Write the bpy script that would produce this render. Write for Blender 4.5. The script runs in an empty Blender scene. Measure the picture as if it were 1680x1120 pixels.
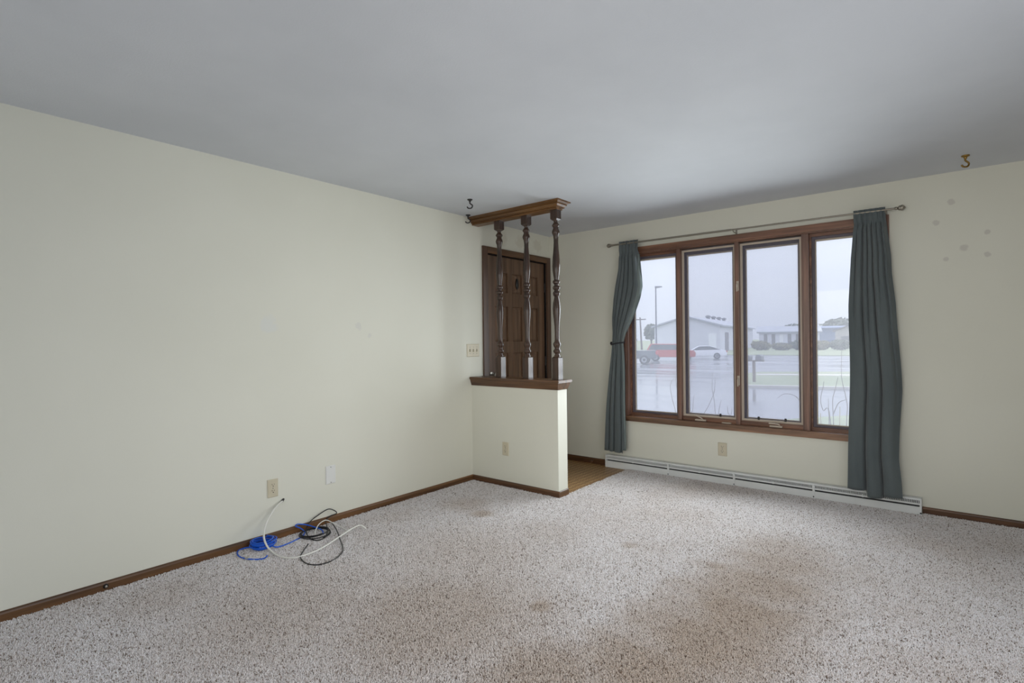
import bpy, bmesh, math, random
import numpy as np
from mathutils import Vector, Matrix

random.seed(7)
S = bpy.context.scene
COL = S.collection
PI = math.pi

# ------------------------------------------------------------------ camera
cam_d = bpy.data.cameras.new('camera')
cam = bpy.data.objects.new('camera', cam_d)
COL.objects.link(cam)
F_PX = 879.78
cam_d.sensor_width = 36.0
cam_d.lens = F_PX * 36.0 / 1680.0
cam_d.clip_start = 0.05
cam_d.clip_end = 2000
_yaw, _pitch, _roll = 0.6864, -0.0015, -0.0120
_f = Vector((-math.sin(_yaw) * math.cos(_pitch), math.cos(_yaw) * math.cos(_pitch), math.sin(_pitch)))
_r = _f.cross(Vector((0, 0, 1))).normalized()
_u = _r.cross(_f)
_c, _s = math.cos(_roll), math.sin(_roll)
_R, _U = _c * _r + _s * _u, -_s * _r + _c * _u
_m = Matrix((_R, _U, -_f)).transposed().to_4x4()
_m.translation = Vector((3.4625, -4.8996, 1.2884))
cam.matrix_world = _m
S.camera = cam

# ------------------------------------------------------------------ view
S.view_settings.view_transform = 'Standard'
S.view_settings.look = 'None'
S.view_settings.gamma = 1.0
S.view_settings.use_curve_mapping = False
S.view_settings.exposure = 0.0

# ------------------------------------------------------------------ world: overcast sky (brighter overhead, as overcast skies are)
SKY_H = 0.91
W = bpy.data.worlds.new('overcast_sky')
S.world = W
W.use_nodes = True
nt = W.node_tree
nt.nodes.clear()
_o = nt.nodes.new('ShaderNodeOutputWorld')
_b = nt.nodes.new('ShaderNodeBackground')
_tc = nt.nodes.new('ShaderNodeTexCoord')
_sx = nt.nodes.new('ShaderNodeSeparateXYZ')
_mr = nt.nodes.new('ShaderNodeMapRange')
_mr.inputs['From Min'].default_value = 0.0
_mr.inputs['From Max'].default_value = 1.0
_mr.inputs['To Min'].default_value = SKY_H
_mr.inputs['To Max'].default_value = SKY_H * 3.0
_nz = nt.nodes.new('ShaderNodeTexNoise')
_nz.inputs['Scale'].default_value = 2.2
_nz.inputs['Detail'].default_value = 4
_mp = nt.nodes.new('ShaderNodeMapping')
_mp.inputs['Scale'].default_value = (1, 1, 5)
_cr = nt.nodes.new('ShaderNodeValToRGB')
_cr.color_ramp.elements[0].position = 0.3
_cr.color_ramp.elements[0].color = (0.84, 0.89, 1.06, 1)
_cr.color_ramp.elements[1].position = 0.7
_cr.color_ramp.elements[1].color = (0.93, 0.97, 1.1, 1)
nt.links.new(_tc.outputs['Generated'], _sx.inputs[0])
nt.links.new(_sx.outputs['Z'], _mr.inputs['Value'])
nt.links.new(_tc.outputs['Generated'], _mp.inputs['Vector'])
nt.links.new(_mp.outputs[0], _nz.inputs['Vector'])
nt.links.new(_nz.outputs[0], _cr.inputs[0])
nt.links.new(_cr.outputs[0], _b.inputs['Color'])
nt.links.new(_mr.outputs[0], _b.inputs['Strength'])
nt.links.new(_b.outputs[0], _o.inputs['Surface'])

# ------------------------------------------------------------------ sun behind the cloud: very large and soft
def add_light(name, typ, energy, color, loc=(0, 0, 0), direction=(0, 0, -1), **kw):
    d = bpy.data.lights.new(name, typ)
    d.energy = energy
    d.color = color
    for k, v in kw.items():
        setattr(d, k, v)
    o = bpy.data.objects.new(name, d)
    COL.objects.link(o)
    o.location = loc
    o.rotation_euler = Vector(direction).to_track_quat('-Z', 'Y').to_euler()
    return o

add_light('veiled_sun', 'SUN', 1.2, (0.93, 0.97, 1.0), direction=(-0.52, -0.75, -0.36), angle=math.radians(80))
# daylight entering through the wide window
for _i in range(4):
    add_light('window_daylight', 'AREA', 9.8, (0.88, 0.955, 1.0), loc=(1.985, -0.052, 0.76 + 0.385 * _i), direction=(0, -1, -0.19),
              shape='RECTANGLE', size=1.88, size_y=0.36, spread=math.radians(130))
# added fill lamps in made-up openings of the unseen right and back walls
add_light('right_wall_fill', 'AREA', 7.6, (1.0, 0.98, 0.92), loc=(4.66, -3.6, 1.15), direction=(-1, 0.32, -0.06),
          shape='RECTANGLE', size=2.0, size_y=2.0, spread=math.radians(72))
add_light('back_wall_fill', 'AREA', 8.5, (1.0, 0.945, 0.83), loc=(2.7, -6.42, 1.35), direction=(0, 1, 0.0),
          shape='RECTANGLE', size=2.4, size_y=1.6, spread=math.radians(75))

# =================================================================== helpers
def lin(r, g, b):
    f = lambda c: (c / 255.0 / 12.92) if c <= 10.31 else ((c / 255.0 + 0.055) / 1.055) ** 2.4
    return (f(r), f(g), f(b), 1.0)

MATS = {}
class NB:
    """small node-tree builder"""
    def __init__(self, name):
        self.m = bpy.data.materials.new(name)
        self.m.use_nodes = True
        self.t = self.m.node_tree
        self.t.nodes.clear()
        self.out = self.n('ShaderNodeOutputMaterial')
        MATS[name] = self.m
    def n(self, typ, **kw):
        nd = self.t.nodes.new(typ)
        for k, v in kw.items():
            if k.startswith('i_'):
                nd.inputs[k[2:].replace('_', ' ')].default_value = v
            else:
                setattr(nd, k, v)
        return nd
    def l(self, a, b):
        self.t.links.new(a, b)
    def bsdf(self, rough=0.5, spec=0.5, color=None):
        p = self.n('ShaderNodeBsdfPrincipled')
        p.inputs['Roughness'].default_value = rough
        p.inputs['Specular IOR Level'].default_value = spec
        if color:
            p.inputs['Base Color'].default_value = color
        self.l(p.outputs[0], self.out.inputs['Surface'])
        return p
    def coords(self, kind='Object', scale=(1, 1, 1)):
        tc = self.n('ShaderNodeTexCoord')
        mp = self.n('ShaderNodeMapping')
        mp.inputs['Scale'].default_value = scale
        self.l(tc.outputs[kind], mp.inputs['Vector'])
        return mp.outputs[0]
    def pos(self, scale=(1, 1, 1), loc=(0, 0, 0)):
        g = self.n('ShaderNodeNewGeometry')
        mp = self.n('ShaderNodeMapping')
        mp.inputs['Scale'].default_value = scale
        mp.inputs['Location'].default_value = loc
        self.l(g.outputs['Position'], mp.inputs['Vector'])
        return mp.outputs[0]
    def noise(self, vec, scale=5, detail=2, rough=0.5):
        z = self.n('ShaderNodeTexNoise')
        z.inputs['Scale'].default_value = scale
        z.inputs['Detail'].default_value = detail
        z.inputs['Roughness'].default_value = rough
        self.l(vec, z.inputs['Vector'])
        return z.outputs[0]
    def ramp(self, fac, stops):
        c = self.n('ShaderNodeValToRGB')
        e = c.color_ramp.elements
        while len(e) < len(stops):
            e.new(0.5)
        for i, (p, col) in enumerate(stops):
            e[i].position = p
            e[i].color = col
        self.l(fac, c.inputs[0])
        return c.outputs[0]
    def mix(self, fac, a, b, mode='MIX'):
        x = self.n('ShaderNodeMix', data_type='RGBA', blend_type=mode)
        for sock, v in ((x.inputs[0], fac), (x.inputs[6], a), (x.inputs[7], b)):
            if hasattr(v, 'node'):
                self.l(v, sock)
            else:
                sock.default_value = v
        return x.outputs[2]
    def math(self, op, a, b=0.0, clamp=False):
        x = self.n('ShaderNodeMath', operation=op, use_clamp=clamp)
        for i, v in enumerate((a, b)):
            if hasattr(v, 'node'):
                self.l(v, x.inputs[i])
            else:
                x.inputs[i].default_value = v
        return x.outputs[0]
    def bump(self, p, h, strength=0.2, dist=0.01):
        b = self.n('ShaderNodeBump')
        b.inputs['Strength'].default_value = strength
        b.inputs['Distance'].default_value = dist
        self.l(h, b.inputs['Height'])
        self.l(b.outputs[0], p.inputs['Normal'])

def plain(name, color, rough=0.5, spec=0.5, metallic=0.0, var=0.06, vscale=12):
    k = NB(name)
    p = k.bsdf(rough, spec)
    p.inputs['Metallic'].default_value = metallic
    v = k.coords()
    nz = k.noise(v, vscale, 3)
    a = tuple(c * (1 - var) for c in color[:3]) + (1,)
    b = tuple(min(1, c * (1 + var)) for c in color[:3]) + (1,)
    k.l(k.ramp(nz, [(0.3, a), (0.7, b)]), p.inputs['Base Color'])
    return k.m

def wood(name, dark, light, axis='Z', rough=0.32, grain=26.0, spec=0.5):
    k = NB(name)
    p = k.bsdf(rough, spec)
    sc = {'X': (1.3, grain, grain), 'Y': (grain, 1.3, grain), 'Z': (grain, grain, 1.3)}[axis]
    v = k.coords('Object', sc)
    n1 = k.noise(v, 1.0, 5, 0.6)
    sc2 = tuple(c * 4.5 if c > 2 else c * 2.5 for c in sc)
    n2 = k.noise(k.coords('Object', sc2), 1.0, 2, 0.5)
    f = k.math('ADD', k.math('MULTIPLY', n1, 0.75), k.math('MULTIPLY', n2, 0.25))
    mid = tuple((a + b) / 2 for a, b in zip(dark, light))
    k.l(k.ramp(f, [(0.34, dark), (0.5, mid), (0.64, light)]), p.inputs['Base Color'])
    k.bump(p, f, 0.15, 0.003)
    return k.m

# ---- mesh helpers
def box(bm, x0, x1, y0, y1, z0, z1):
    vs = [bm.verts.new(c) for c in ((x0, y0, z0), (x1, y0, z0), (x1, y1, z0), (x0, y1, z0),
                                    (x0, y0, z1), (x1, y0, z1), (x1, y1, z1), (x0, y1, z1))]
    for f in ((0, 3, 2, 1), (4, 5, 6, 7), (0, 1, 5, 4), (1, 2, 6, 5), (2, 3, 7, 6), (3, 0, 4, 7)):
        bm.faces.new([vs[i] for i in f])
    return vs

def bbox(x0, x1, y0, y1, z0, z1, bevel=0.0, seg=2):
    bm = bmesh.new()
    box(bm, x0, x1, y0, y1, z0, z1)
    if bevel:
        bmesh.ops.bevel(bm, geom=list(bm.edges), offset=bevel, segments=seg, profile=0.7, affect='EDGES')
    return bm

def boxes(lst, bevel=0.0):
    bm = bmesh.new()
    for b in lst:
        box(bm, *b)
    if bevel:
        bmesh.ops.bevel(bm, geom=list(bm.edges), offset=bevel, segments=2, profile=0.7, affect='EDGES')
    return bm

def prism(bm, poly, axis, a0, a1):
    """extrude a 2D polygon along an axis: X -> (y,z), Y -> (x,z), Z -> (x,y)"""
    def P(q, a):
        return {'X': (a, q[0], q[1]), 'Y': (q[0], a, q[1]), 'Z': (q[0], q[1], a)}[axis]
    A = [bm.verts.new(P(q, a0)) for q in poly]
    B = [bm.verts.new(P(q, a1)) for q in poly]
    n = len(poly)
    bm.faces.new(A[::-1])
    bm.faces.new(B)
    for i in range(n):
        bm.faces.new((A[i], A[(i + 1) % n], B[(i + 1) % n], B[i]))
    bmesh.ops.recalc_face_normals(bm, faces=bm.faces)

def lathe(bm, prof, origin=(0, 0, 0), axis='Z', seg=20):
    """prof: list of (radius, height)"""
    o = Vector(origin)
    rings = []
    for r, h in prof:
        ring = []
        for i in range(seg):
            a = 2 * PI * i / seg
            c, s = r * math.cos(a), r * math.sin(a)
            v = {'Z': (c, s, h), 'Y': (c, h, s), 'X': (h, c, s)}[axis]
            ring.append(bm.verts.new(o + Vector(v)))
        rings.append(ring)
    for a, b in zip(rings, rings[1:]):
        for i in range(seg):
            bm.faces.new((a[i], a[(i + 1) % seg], b[(i + 1) % seg], b[i]))
    bm.faces.new(rings[0])
    bm.faces.new(rings[-1])
    bmesh.ops.recalc_face_normals(bm, faces=bm.faces)

def spline(pts, n=8):
    P = [Vector(p) for p in pts]
    P = [P[0] * 2 - P[1]] + P + [P[-1] * 2 - P[-2]]
    out = []
    for i in range(1, len(P) - 2):
        for k in range(n):
            t = k / n
            a, b, c, d = P[i - 1], P[i], P[i + 1], P[i + 2]
            out.append(0.5 * ((2 * b) + (c - a) * t + (2 * a - 5 * b + 4 * c - d) * t * t + (3 * b - a - 3 * c + d) * t ** 3))
    out.append(P[-2])
    return out

def tube(bm, pts, r, seg=8, r_end=None):
    pts = [Vector(p) for p in pts]
    n = len(pts)
    rings = []
    up = Vector((0.13, 0.27, 0.95)).normalized()
    for i, p in enumerate(pts):
        t = (pts[min(i + 1, n - 1)] - pts[max(i - 1, 0)])
        if t.length < 1e-9:
            t = Vector((0, 0, 1))
        t.normalize()
        a = t.cross(up)
        if a.length < 1e-3:
            a = t.cross(Vector((1, 0, 0)))
        a.normalize()
        b = t.cross(a)
        rr = r if r_end is None else r + (r_end - r) * i / max(1, n - 1)
        rings.append([bm.verts.new(p + (a * math.cos(2 * PI * k / seg) + b * math.sin(2 * PI * k / seg)) * rr) for k in range(seg)])
    for A, B in zip(rings, rings[1:]):
        for i in range(seg):
            bm.faces.new((A[i], A[(i + 1) % seg], B[(i + 1) % seg], B[i]))
    bm.faces.new(rings[0][::-1])
    bm.faces.new(rings[-1])
    bmesh.ops.recalc_face_normals(bm, faces=bm.faces)

def tag(o, label=None, cat=None, group=None, kind=None):
    for k, v in (('label', label), ('category', cat), ('group', group), ('kind', kind)):
        if v:
            o[k] = v
    return o

def wloc(o):
    v = Vector(o.location)
    while o.parent:
        o = o.parent
        v += Vector(o.location)
    return v

def obj(name, bm, m, parent=None, smooth=False, origin=None):
    """bm holds world coordinates; the object gets its origin at the middle of its base"""
    me = bpy.data.meshes.new(name)
    if isinstance(bm, bmesh.types.BMesh):
        bmesh.ops.recalc_face_normals(bm, faces=bm.faces)
        bm.to_mesh(me)
        bm.free()
    else:
        me.from_pydata(*bm)
    n = len(me.vertices)
    co = np.empty(n * 3, dtype=np.float64)
    me.vertices.foreach_get('co', co)
    co = co.reshape(-1, 3)
    if origin is None:
        mn, mx = co.min(0), co.max(0)
        origin = ((mn[0] + mx[0]) / 2, (mn[1] + mx[1]) / 2, mn[2])
    co -= np.array(origin)
    me.vertices.foreach_set('co', co.ravel())
    me.update()
    if smooth:
        me.polygons.foreach_set('use_smooth', [True] * len(me.polygons))
    o = bpy.data.objects.new(name, me)
    COL.objects.link(o)
    if m:
        me.materials.append(MATS[m] if isinstance(m, str) else m)
    if parent:
        o.parent = parent
        o.location = Vector(origin) - wloc(parent)
    else:
        o.location = origin
    return o

def empty(name, loc, label=None, cat=None, group=None, kind=None):
    o = bpy.data.objects.new(name, None)
    o.empty_display_size = 0.1
    COL.objects.link(o)
    o.location = loc
    return tag(o, label, cat, group, kind)

def autosmooth(o, deg=40):
    me = o.data
    me.polygons.foreach_set('use_smooth', [True] * len(me.polygons))
    bm = bmesh.new()
    bm.from_mesh(me)
    lim = math.radians(deg)
    for e in bm.edges:
        e.smooth = len(e.link_faces) == 2 and e.calc_face_angle(0) <= lim
    bm.to_mesh(me)
    bm.free()
    return o

# =================================================================== materials
def make_wall_mat():
    k = NB('cream_wall_paint')
    p = k.bsdf(0.55, 0.3)
    v = k.pos()
    n1 = k.noise(v, 0.9, 3, 0.5)
    c = k.ramp(n1, [(0.3, (0.71, 0.702, 0.605, 1)), (0.7, (0.755, 0.747, 0.65, 1))])
    # scuffs and patched spots with shapes of their own
    def spot(px, py, pz, r, col):
        nonlocal c
        vv = k.n('ShaderNodeVectorMath', operation='DISTANCE')
        k.l(v, vv.inputs[0])
        vv.inputs[1].default_value = (px, py, pz)
        d = k.math('ADD', vv.outputs['Value'], k.math('MULTIPLY', k.math('SUBTRACT', k.noise(v, 22, 2), 0.5), r * 1.6))
        m = k.n('ShaderNodeMapRange')
        m.inputs['From Min'].default_value = r * 1.15
        m.inputs['From Max'].default_value = r * 0.7
        k.l(d, m.inputs['Value'])
        c = k.mix(m.outputs[0], c, col)
    g = (0.62, 0.6, 0.53, 1)
    for (x, z, r) in ((3.468, 2.227, .022), (3.385, 2.093, .02), (3.537, 1.9, .022), (3.659, 1.994, .018), (3.658, 1.84, .018), (3.434, 1.83, .02)):
        spot(x, 0, z, r, g)
    spot(0, -3.19, 1.41, .055, (0.71, 0.715, 0.655, 1))
    spot(0, -2.50, 1.41, .03, (0.69, 0.68, 0.61, 1))
    spot(0, -2.40, 1.34, .02, (0.69, 0.68, 0.61, 1))
    # grey-brown smudges above the entry door
    for y in (-.80, -.52, -.22):
        spot(0, y, 2.31, .07, (0.665, 0.645, 0.545, 1))
    k.l(c, p.inputs['Base Color'])
    h = k.noise(v, 170, 3, 0.6)
    k.bump(p, h, 0.12, 0.002)
make_wall_mat()

def make_ceiling_mat():
    k = NB('ceiling_paint')
    p = k.bsdf(0.75, 0.2)
    v = k.pos()
    n = k.noise(v, 1.1, 4, 0.6)
    k.l(k.ramp(n, [(0.35, (0.62, 0.64, 0.67, 1)), (0.65, (0.675, 0.695, 0.725, 1))]), p.inputs['Base Color'])
    h = k.noise(v, 120, 4, 0.7)
    k.bump(p, h, 0.2, 0.003)
make_ceiling_mat()

wood('stained_wood_z', lin(58, 40, 30), lin(112, 80, 60), 'Z')
wood('stained_wood_x', lin(58, 40, 28), lin(118, 84, 58), 'X')
wood('stained_wood_y', lin(58, 40, 26), lin(118, 82, 52), 'Y')
wood('window_wood_z', lin(82, 58, 49), lin(146, 109, 92), 'Z', 0.3)
wood('window_wood_x', lin(84, 56, 44), lin(150, 108, 84), 'X', 0.3)
wood('sill_oak_x', lin(74, 52, 38), lin(150, 112, 84), 'X', 0.35, 20)
wood('door_wood', lin(76, 56, 43), lin(122, 93, 71), 'Z', 0.38, 22)
wood('turned_wood', lin(42, 31, 26), lin(78, 56, 44), 'Z', 0.2, 20, 0.5)
wood('rail_oak_x', lin(72, 46, 22), lin(132, 92, 48), 'X', 0.34, 22)
wood('base_oak_x', lin(50, 32, 20), lin(112, 76, 48), 'X', 0.4, 24)
wood('base_oak_y', lin(62, 40, 22), lin(124, 86, 50), 'Y', 0.4, 24)
plain('sash_bronze', lin(98, 90, 98), 0.45, 0.4)
plain('dark_gap', lin(28, 24, 24), 0.8, 0.2)
plain('almond_plastic', lin(205, 196, 172), 0.38, 0.5, var=0.03)
plain('almond_frame', lin(196, 182, 165), 0.5, 0.4, var=0.03)
plain('white_plastic', lin(226, 226, 222), 0.35, 0.5, var=0.02)
plain('white_enamel', lin(226, 228, 226), 0.4, 0.5, var=0.04, vscale=6)
plain('slot_black', lin(26, 22, 18), 0.6, 0.3)
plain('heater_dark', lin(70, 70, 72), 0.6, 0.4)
plain('black_iron', lin(30, 28, 28), 0.35, 0.5)
plain('brass', lin(150, 118, 62), 0.32, 0.5, metallic=0.85)
plain('nickel', lin(176, 172, 164), 0.32, 0.5, metallic=0.9)
plain('rod_metal', lin(150, 144, 132), 0.36, 0.5, metallic=0.7)
plain('white_cable', lin(224, 222, 214), 0.4, 0.4, var=0.02)
plain('blue_cable', lin(20, 92, 205), 0.4, 0.4, var=0.05)
plain('black_cable', lin(24, 24, 27), 0.4, 0.4)
plain('clear_plug', lin(190, 186, 172), 0.25, 0.5)
plain('screw_grey', lin(140, 138, 130), 0.35, 0.5, metallic=0.6)

def make_curtain_mat():
    k = NB('curtain_cloth')
    p = k.bsdf(0.9, 0.15)
    p.inputs['Sheen Weight'].default_value = 0.25
    v = k.coords('Object', (700, 700, 900))
    w = k.noise(v, 1.0, 1)
    n = k.noise(k.coords('Object', (9, 9, 2)), 1.0, 3)
    c = k.ramp(n, [(0.3, lin(84, 92, 94)), (0.7, lin(100, 108, 109))])
    k.l(k.mix(0.25, c, k.ramp(w, [(0.35, lin(74, 80, 82)), (0.65, lin(122, 130, 130))])), p.inputs['Base Color'])
    k.bump(p, w, 0.25, 0.001)
make_curtain_mat()
plain('window_lit_lining', lin(126, 136, 134), 0.9, 0.1)  # paler than the cloth: window light painted onto the curtain edge
plain('tieback_cord', lin(40, 38, 42), 0.6, 0.3)

def make_glass():
    # window glass: mostly clear, a film of dirt and added haze scatters some daylight, the surface mirrors a little
    def pane(name, film, tint):
        k = NB(name)
        tr = k.n('ShaderNodeBsdfTransparent')
        tr.inputs[0].default_value = tint
        tl = k.n('ShaderNodeBsdfTranslucent')
        tl.inputs[0].default_value = (0.86, 0.89, 0.97, 1)
        gl = k.n('ShaderNodeBsdfGlossy')
        gl.inputs['Roughness'].default_value = 0.03
        m1 = k.n('ShaderNodeMixShader')
        m1.inputs[0].default_value = film
        k.l(tr.outputs[0], m1.inputs[1])
        k.l(tl.outputs[0], m1.inputs[2])
        fr = k.n('ShaderNodeFresnel')
        fr.inputs[0].default_value = 1.3
        m2 = k.n('ShaderNodeMixShader')
        k.l(fr.outputs[0], m2.inputs[0])
        k.l(m1.outputs[0], m2.inputs[1])
        k.l(gl.outputs[0], m2.inputs[2])
        k.l(m2.outputs[0], k.out.inputs['Surface'])
    pane('window_glass', 0.22, (0.95, 0.96, 0.96, 1))
    # insect screen: fine mesh, mostly open
    k = NB('screen_mesh')
    tr = k.n('ShaderNodeBsdfTransparent')
    tr.inputs[0].default_value = (0.985, 0.985, 1, 1)
    df = k.n('ShaderNodeBsdfDiffuse')
    df.inputs[0].default_value = (0.24, 0.25, 0.29, 1)
    m1 = k.n('ShaderNodeMixShader')
    m1.inputs[0].default_value = 0.10
    k.l(tr.outputs[0], m1.inputs[1])
    k.l(df.outputs[0], m1.inputs[2])
    k.l(m1.outputs[0], k.out.inputs['Surface'])
make_glass()

STAINS = [  # x, y, radius, strength : trodden brown patches and spots in the carpet
    (2.66, -1.36, .30, .5), (2.70, -1.62, .34, .7), (2.70, -1.95, .36, .85), (2.68, -2.3, .38, 1.0), (2.64, -2.65, .40, 1.0), (2.56, -3.0, .38, 1.0),
    (2.25, -3.25, .36, .85), (2.44, -1.84, .09, .75), (1.90, -1.85, .06, .6), (1.91, -2.82, .08, .9), (0.74, -1.96, .09, .8), (.48, -1.86, .22, .5),
    (1.2, -2.6, .6, .4), (1.6, -3.2, .62, .7), (1.0, -3.6, .6, .5), (.35, -3.9, .3, .4), (1.35, -2.0, .3, .3), (1.9, -1.1, .3, .25), (1.3, -1.2, .25, .2)]

def carpet_mat(name, tuft):
    k = NB(name)
    p = k.bsdf(0.95, 0.08)
    p.inputs['Sheen Weight'].default_value = 0.3
    v = k.pos()
    if tuft:
        a = k.n('ShaderNodeAttribute', attribute_name='fleck', attribute_type='INSTANCER')
        st = k.n('ShaderNodeAttribute', attribute_name='strand')
        fl = k.math('FRACT', k.math('ADD', k.math('MULTIPLY', a.outputs['Fac'], 7.31), k.math('MULTIPLY', k.math('MULTIPLY', st.outputs['Fac'], a.outputs['Fac']), 3.77)))
    else:
        vo = k.n('ShaderNodeTexVoronoi')
        vo.inputs['Scale'].default_value = 140
        k.l(v, vo.inputs['Vector'])
        sp = k.n('ShaderNodeSeparateColor')
        k.l(vo.outputs['Color'], sp.inputs[0])
        fl = sp.outputs[0]
    base = k.ramp(fl, [(0.0, lin(110, 92, 78)), (0.07, lin(160, 144, 130)), (0.16, lin(226, 217, 211)), (0.5, lin(249, 243, 241)), (1.0, lin(255, 253, 253))])
    # trodden patches
    dens = None
    wob = k.math('MULTIPLY', k.math('SUBTRACT', k.noise(v, 5.0, 4, 0.6), 0.5), 0.38)
    for (x, y, r, s) in STAINS:
        d = k.n('ShaderNodeVectorMath', operation='DISTANCE')
        k.l(v, d.inputs[0])
        d.inputs[1].default_value = (x, y, 0)
        dd = k.math('ADD', d.outputs['Value'], k.math('MULTIPLY', wob, min(1.0, r * 2.4)))
        m = k.n('ShaderNodeMapRange')
        m.inputs['From Min'].default_value = r * 1.25
        m.inputs['From Max'].default_value = r * 0.35
        m.inputs['To Max'].default_value = s
        k.l(dd, m.inputs['Value'])
        dens = m.outputs[0] if dens is None else k.math('MAXIMUM', dens, m.outputs[0])
    big = k.noise(v, 0.8, 4, 0.6)
    dens = k.math('MAXIMUM', dens, k.ramp(big, [(0.5, (0, 0, 0, 1)), (0.75, (0.5, 0.5, 0.5, 1))]))
    c = k.mix(dens, base, k.mix(1.0, base, lin(218, 206, 192), 'MULTIPLY'))
    k.l(c, p.inputs['Base Color'])
carpet_mat('carpet_tuft', True)
carpet_mat('carpet_backing', False)

def make_lino():
    k = NB('entry_vinyl')
    p = k.bsdf(0.42, 0.4)
    g = k.n('ShaderNodeNewGeometry')
    mp = k.n('ShaderNodeMapping')
    mp.inputs['Rotation'].default_value = (0, 0, PI / 4)
    k.l(g.outputs['Position'], mp.inputs['Vector'])
    ck = k.n('ShaderNodeTexChecker')
    ck.inputs['Scale'].default_value = 26.0
    ck.inputs['Color1'].default_value = lin(206, 170, 118)
    ck.inputs['Color2'].default_value = lin(146, 108, 68)
    k.l(mp.outputs[0], ck.inputs['Vector'])
    vo = k.n('ShaderNodeTexVoronoi', feature='F1')
    vo.inputs['Scale'].default_value = 52.0
    vo.inputs['Randomness'].default_value = 0.25
    k.l(mp.outputs[0], vo.inputs['Vector'])
    c1 = k.mix(k.ramp(vo.outputs['Distance'], [(0.25, (0, 0, 0, 1)), (0.5, (.5, .5, .5, 1))]), ck.outputs['Color'], lin(104, 72, 44))
    n = k.noise(mp.outputs[0], 14, 3)
    k.l(k.mix(k.ramp(n, [(0.4, (0, 0, 0, 1)), (0.7, (.45, .45, .45, 1))]), c1, lin(160, 120, 74)), p.inputs['Base Color'])
make_lino()

# exterior
def make_wet():
    k = NB('wet_asphalt')
    p = k.bsdf(0.25, 0.5)
    v = k.pos((1, 1, 1))
    n = k.noise(k.pos((.06, .35, 1)), 1.0, 4, 0.6)
    k.l(k.ramp(n, [(0.35, (0.13, 0.135, 0.15, 1)), (0.65, (0.21, 0.215, 0.235, 1))]), p.inputs['Base Color'])
    k.l(k.ramp(n, [(0.4, (0.1, 0.1, 0.1, 1)), (0.7, (0.34, 0.34, 0.34, 1))]), p.inputs['Roughness'])
    k.bump(p, k.noise(v, 3.0, 3), 0.04, 0.01)
    k = NB('grass')
    p = k.bsdf(0.9, 0.1)
    n = k.noise(k.pos((.8, 1.6, 1)), 1.0, 5, 0.7)
    k.l(k.ramp(n, [(0.3, lin(132, 140, 114)), (0.7, lin(160, 165, 138))]), p.inputs['Base Color'])
make_wet()
plain('concrete', lin(188, 184, 176), 0.7, 0.3, vscale=1.5)
plain('metal_siding', lin(204, 204, 214), 0.6, 0.3, vscale=.6)
plain('metal_roof', lin(152, 155, 164), 0.5, 0.4, vscale=.6)
plain('door_grey', lin(112, 108, 112), 0.6, 0.3)
plain('door_white', lin(226, 228, 232), 0.6, 0.3)
plain('blue_siding', lin(110, 122, 150), 0.6, 0.3, vscale=.6)
plain('tan_siding', lin(170, 164, 160), 0.6, 0.3, vscale=.6)
plain('far_leaf', lin(104, 110, 92), 0.9, 0.1, var=0.25, vscale=3)
plain('dry_bush', lin(128, 124, 96), 0.9, 0.1, var=0.25, vscale=3)
plain('bark', lin(96, 84, 78), 0.9, 0.1)
plain('twig', lin(140, 126, 120), 0.8, 0.2)
plain('pale_twig', lin(196, 186, 158), 0.8, 0.2)
plain('car_white', lin(232, 234, 238), 0.25, 0.5, var=0.02)
plain('car_red', lin(176, 52, 42), 0.25, 0.5, var=0.03)
plain('car_grey', lin(92, 98, 102), 0.25, 0.5, var=0.03)
plain('car_glass', lin(40, 46, 54), 0.1, 0.6)
plain('tyre', lin(32, 32, 34), 0.8, 0.2)
plain('wheel_rim', lin(150, 152, 156), 0.3, 0.5, metallic=0.6)
plain('tail_red', lin(190, 30, 30), 0.3, 0.5)
plain('pole_metal', lin(92, 92, 100), 0.5, 0.4)
plain('mailbox_metal', lin(96, 98, 100), 0.5, 0.4)
plain('post_wood', lin(132, 120, 106), 0.8, 0.2)

# =================================================================== room shell
H = 2.44
XR, YB = 4.72, -6.5
WX0, WX1, WZ0, WZ1 = 0.937, 3.052, 0.525, 2.142      # window opening
DY0, DY1, DZ1 = -1.05, -0.066, 2.142                 # entry door opening

def struct(name, bm, m, label, cat, parent=None):
    o = obj(name, bm, m, parent)
    if parent is None:
        tag(o, label, cat, kind='structure')
    return o

struct('floor', boxes([(0.965, XR, -1.271, 0, -0.2, -0.0055), (0, XR, YB, -1.271, -0.2, -0.0055)]), 'carpet_backing',
       'beige carpeted living room floor', 'floor')
struct('floor_entry', boxes([(-0.1, 0.965, -1.271, 0, -0.2, -0.012)]), 'entry_vinyl',
       'brown patterned vinyl floor of the entry behind the half wall', 'floor')
struct('ceiling', boxes([(-0.15, XR + .15, YB - .15, 0.16, H, H + 0.2)]), 'ceiling_paint', 'smooth white painted ceiling', 'ceiling')
struct('wall_left', boxes([(-0.15, 0, YB, DY0, -0.2, H), (-0.15, 0, DY0, DY1, DZ1, H), (-0.15, 0, DY1, 0, -0.2, H),
                           (-0.15, -0.07, DY0, DY1, -0.2, DZ1)]), 'cream_wall_paint',
       'long cream painted wall on the left', 'wall')
struct('wall_front', boxes([(-0.15, WX0, 0, 0.16, -0.2, H), (WX1, XR + .15, 0, 0.16, -0.2, H), (WX0, WX1, 0, 0.16, -0.2, WZ0),
                            (WX0, WX1, 0, 0.16, WZ1, H)]), 'cream_wall_paint', 'cream painted wall with the wide window', 'wall')
struct('wall_right', boxes([(XR, XR + .15, -2.5, 0, -0.2, H), (XR, XR + .15, YB, -4.7, -0.2, H), (XR, XR + .15, -4.7, -2.5, 2.2, H)]),
       'cream_wall_paint', 'cream wall beside the camera with an opening added for fill light', 'wall')  # opening made up to hold the right fill lamp
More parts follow.
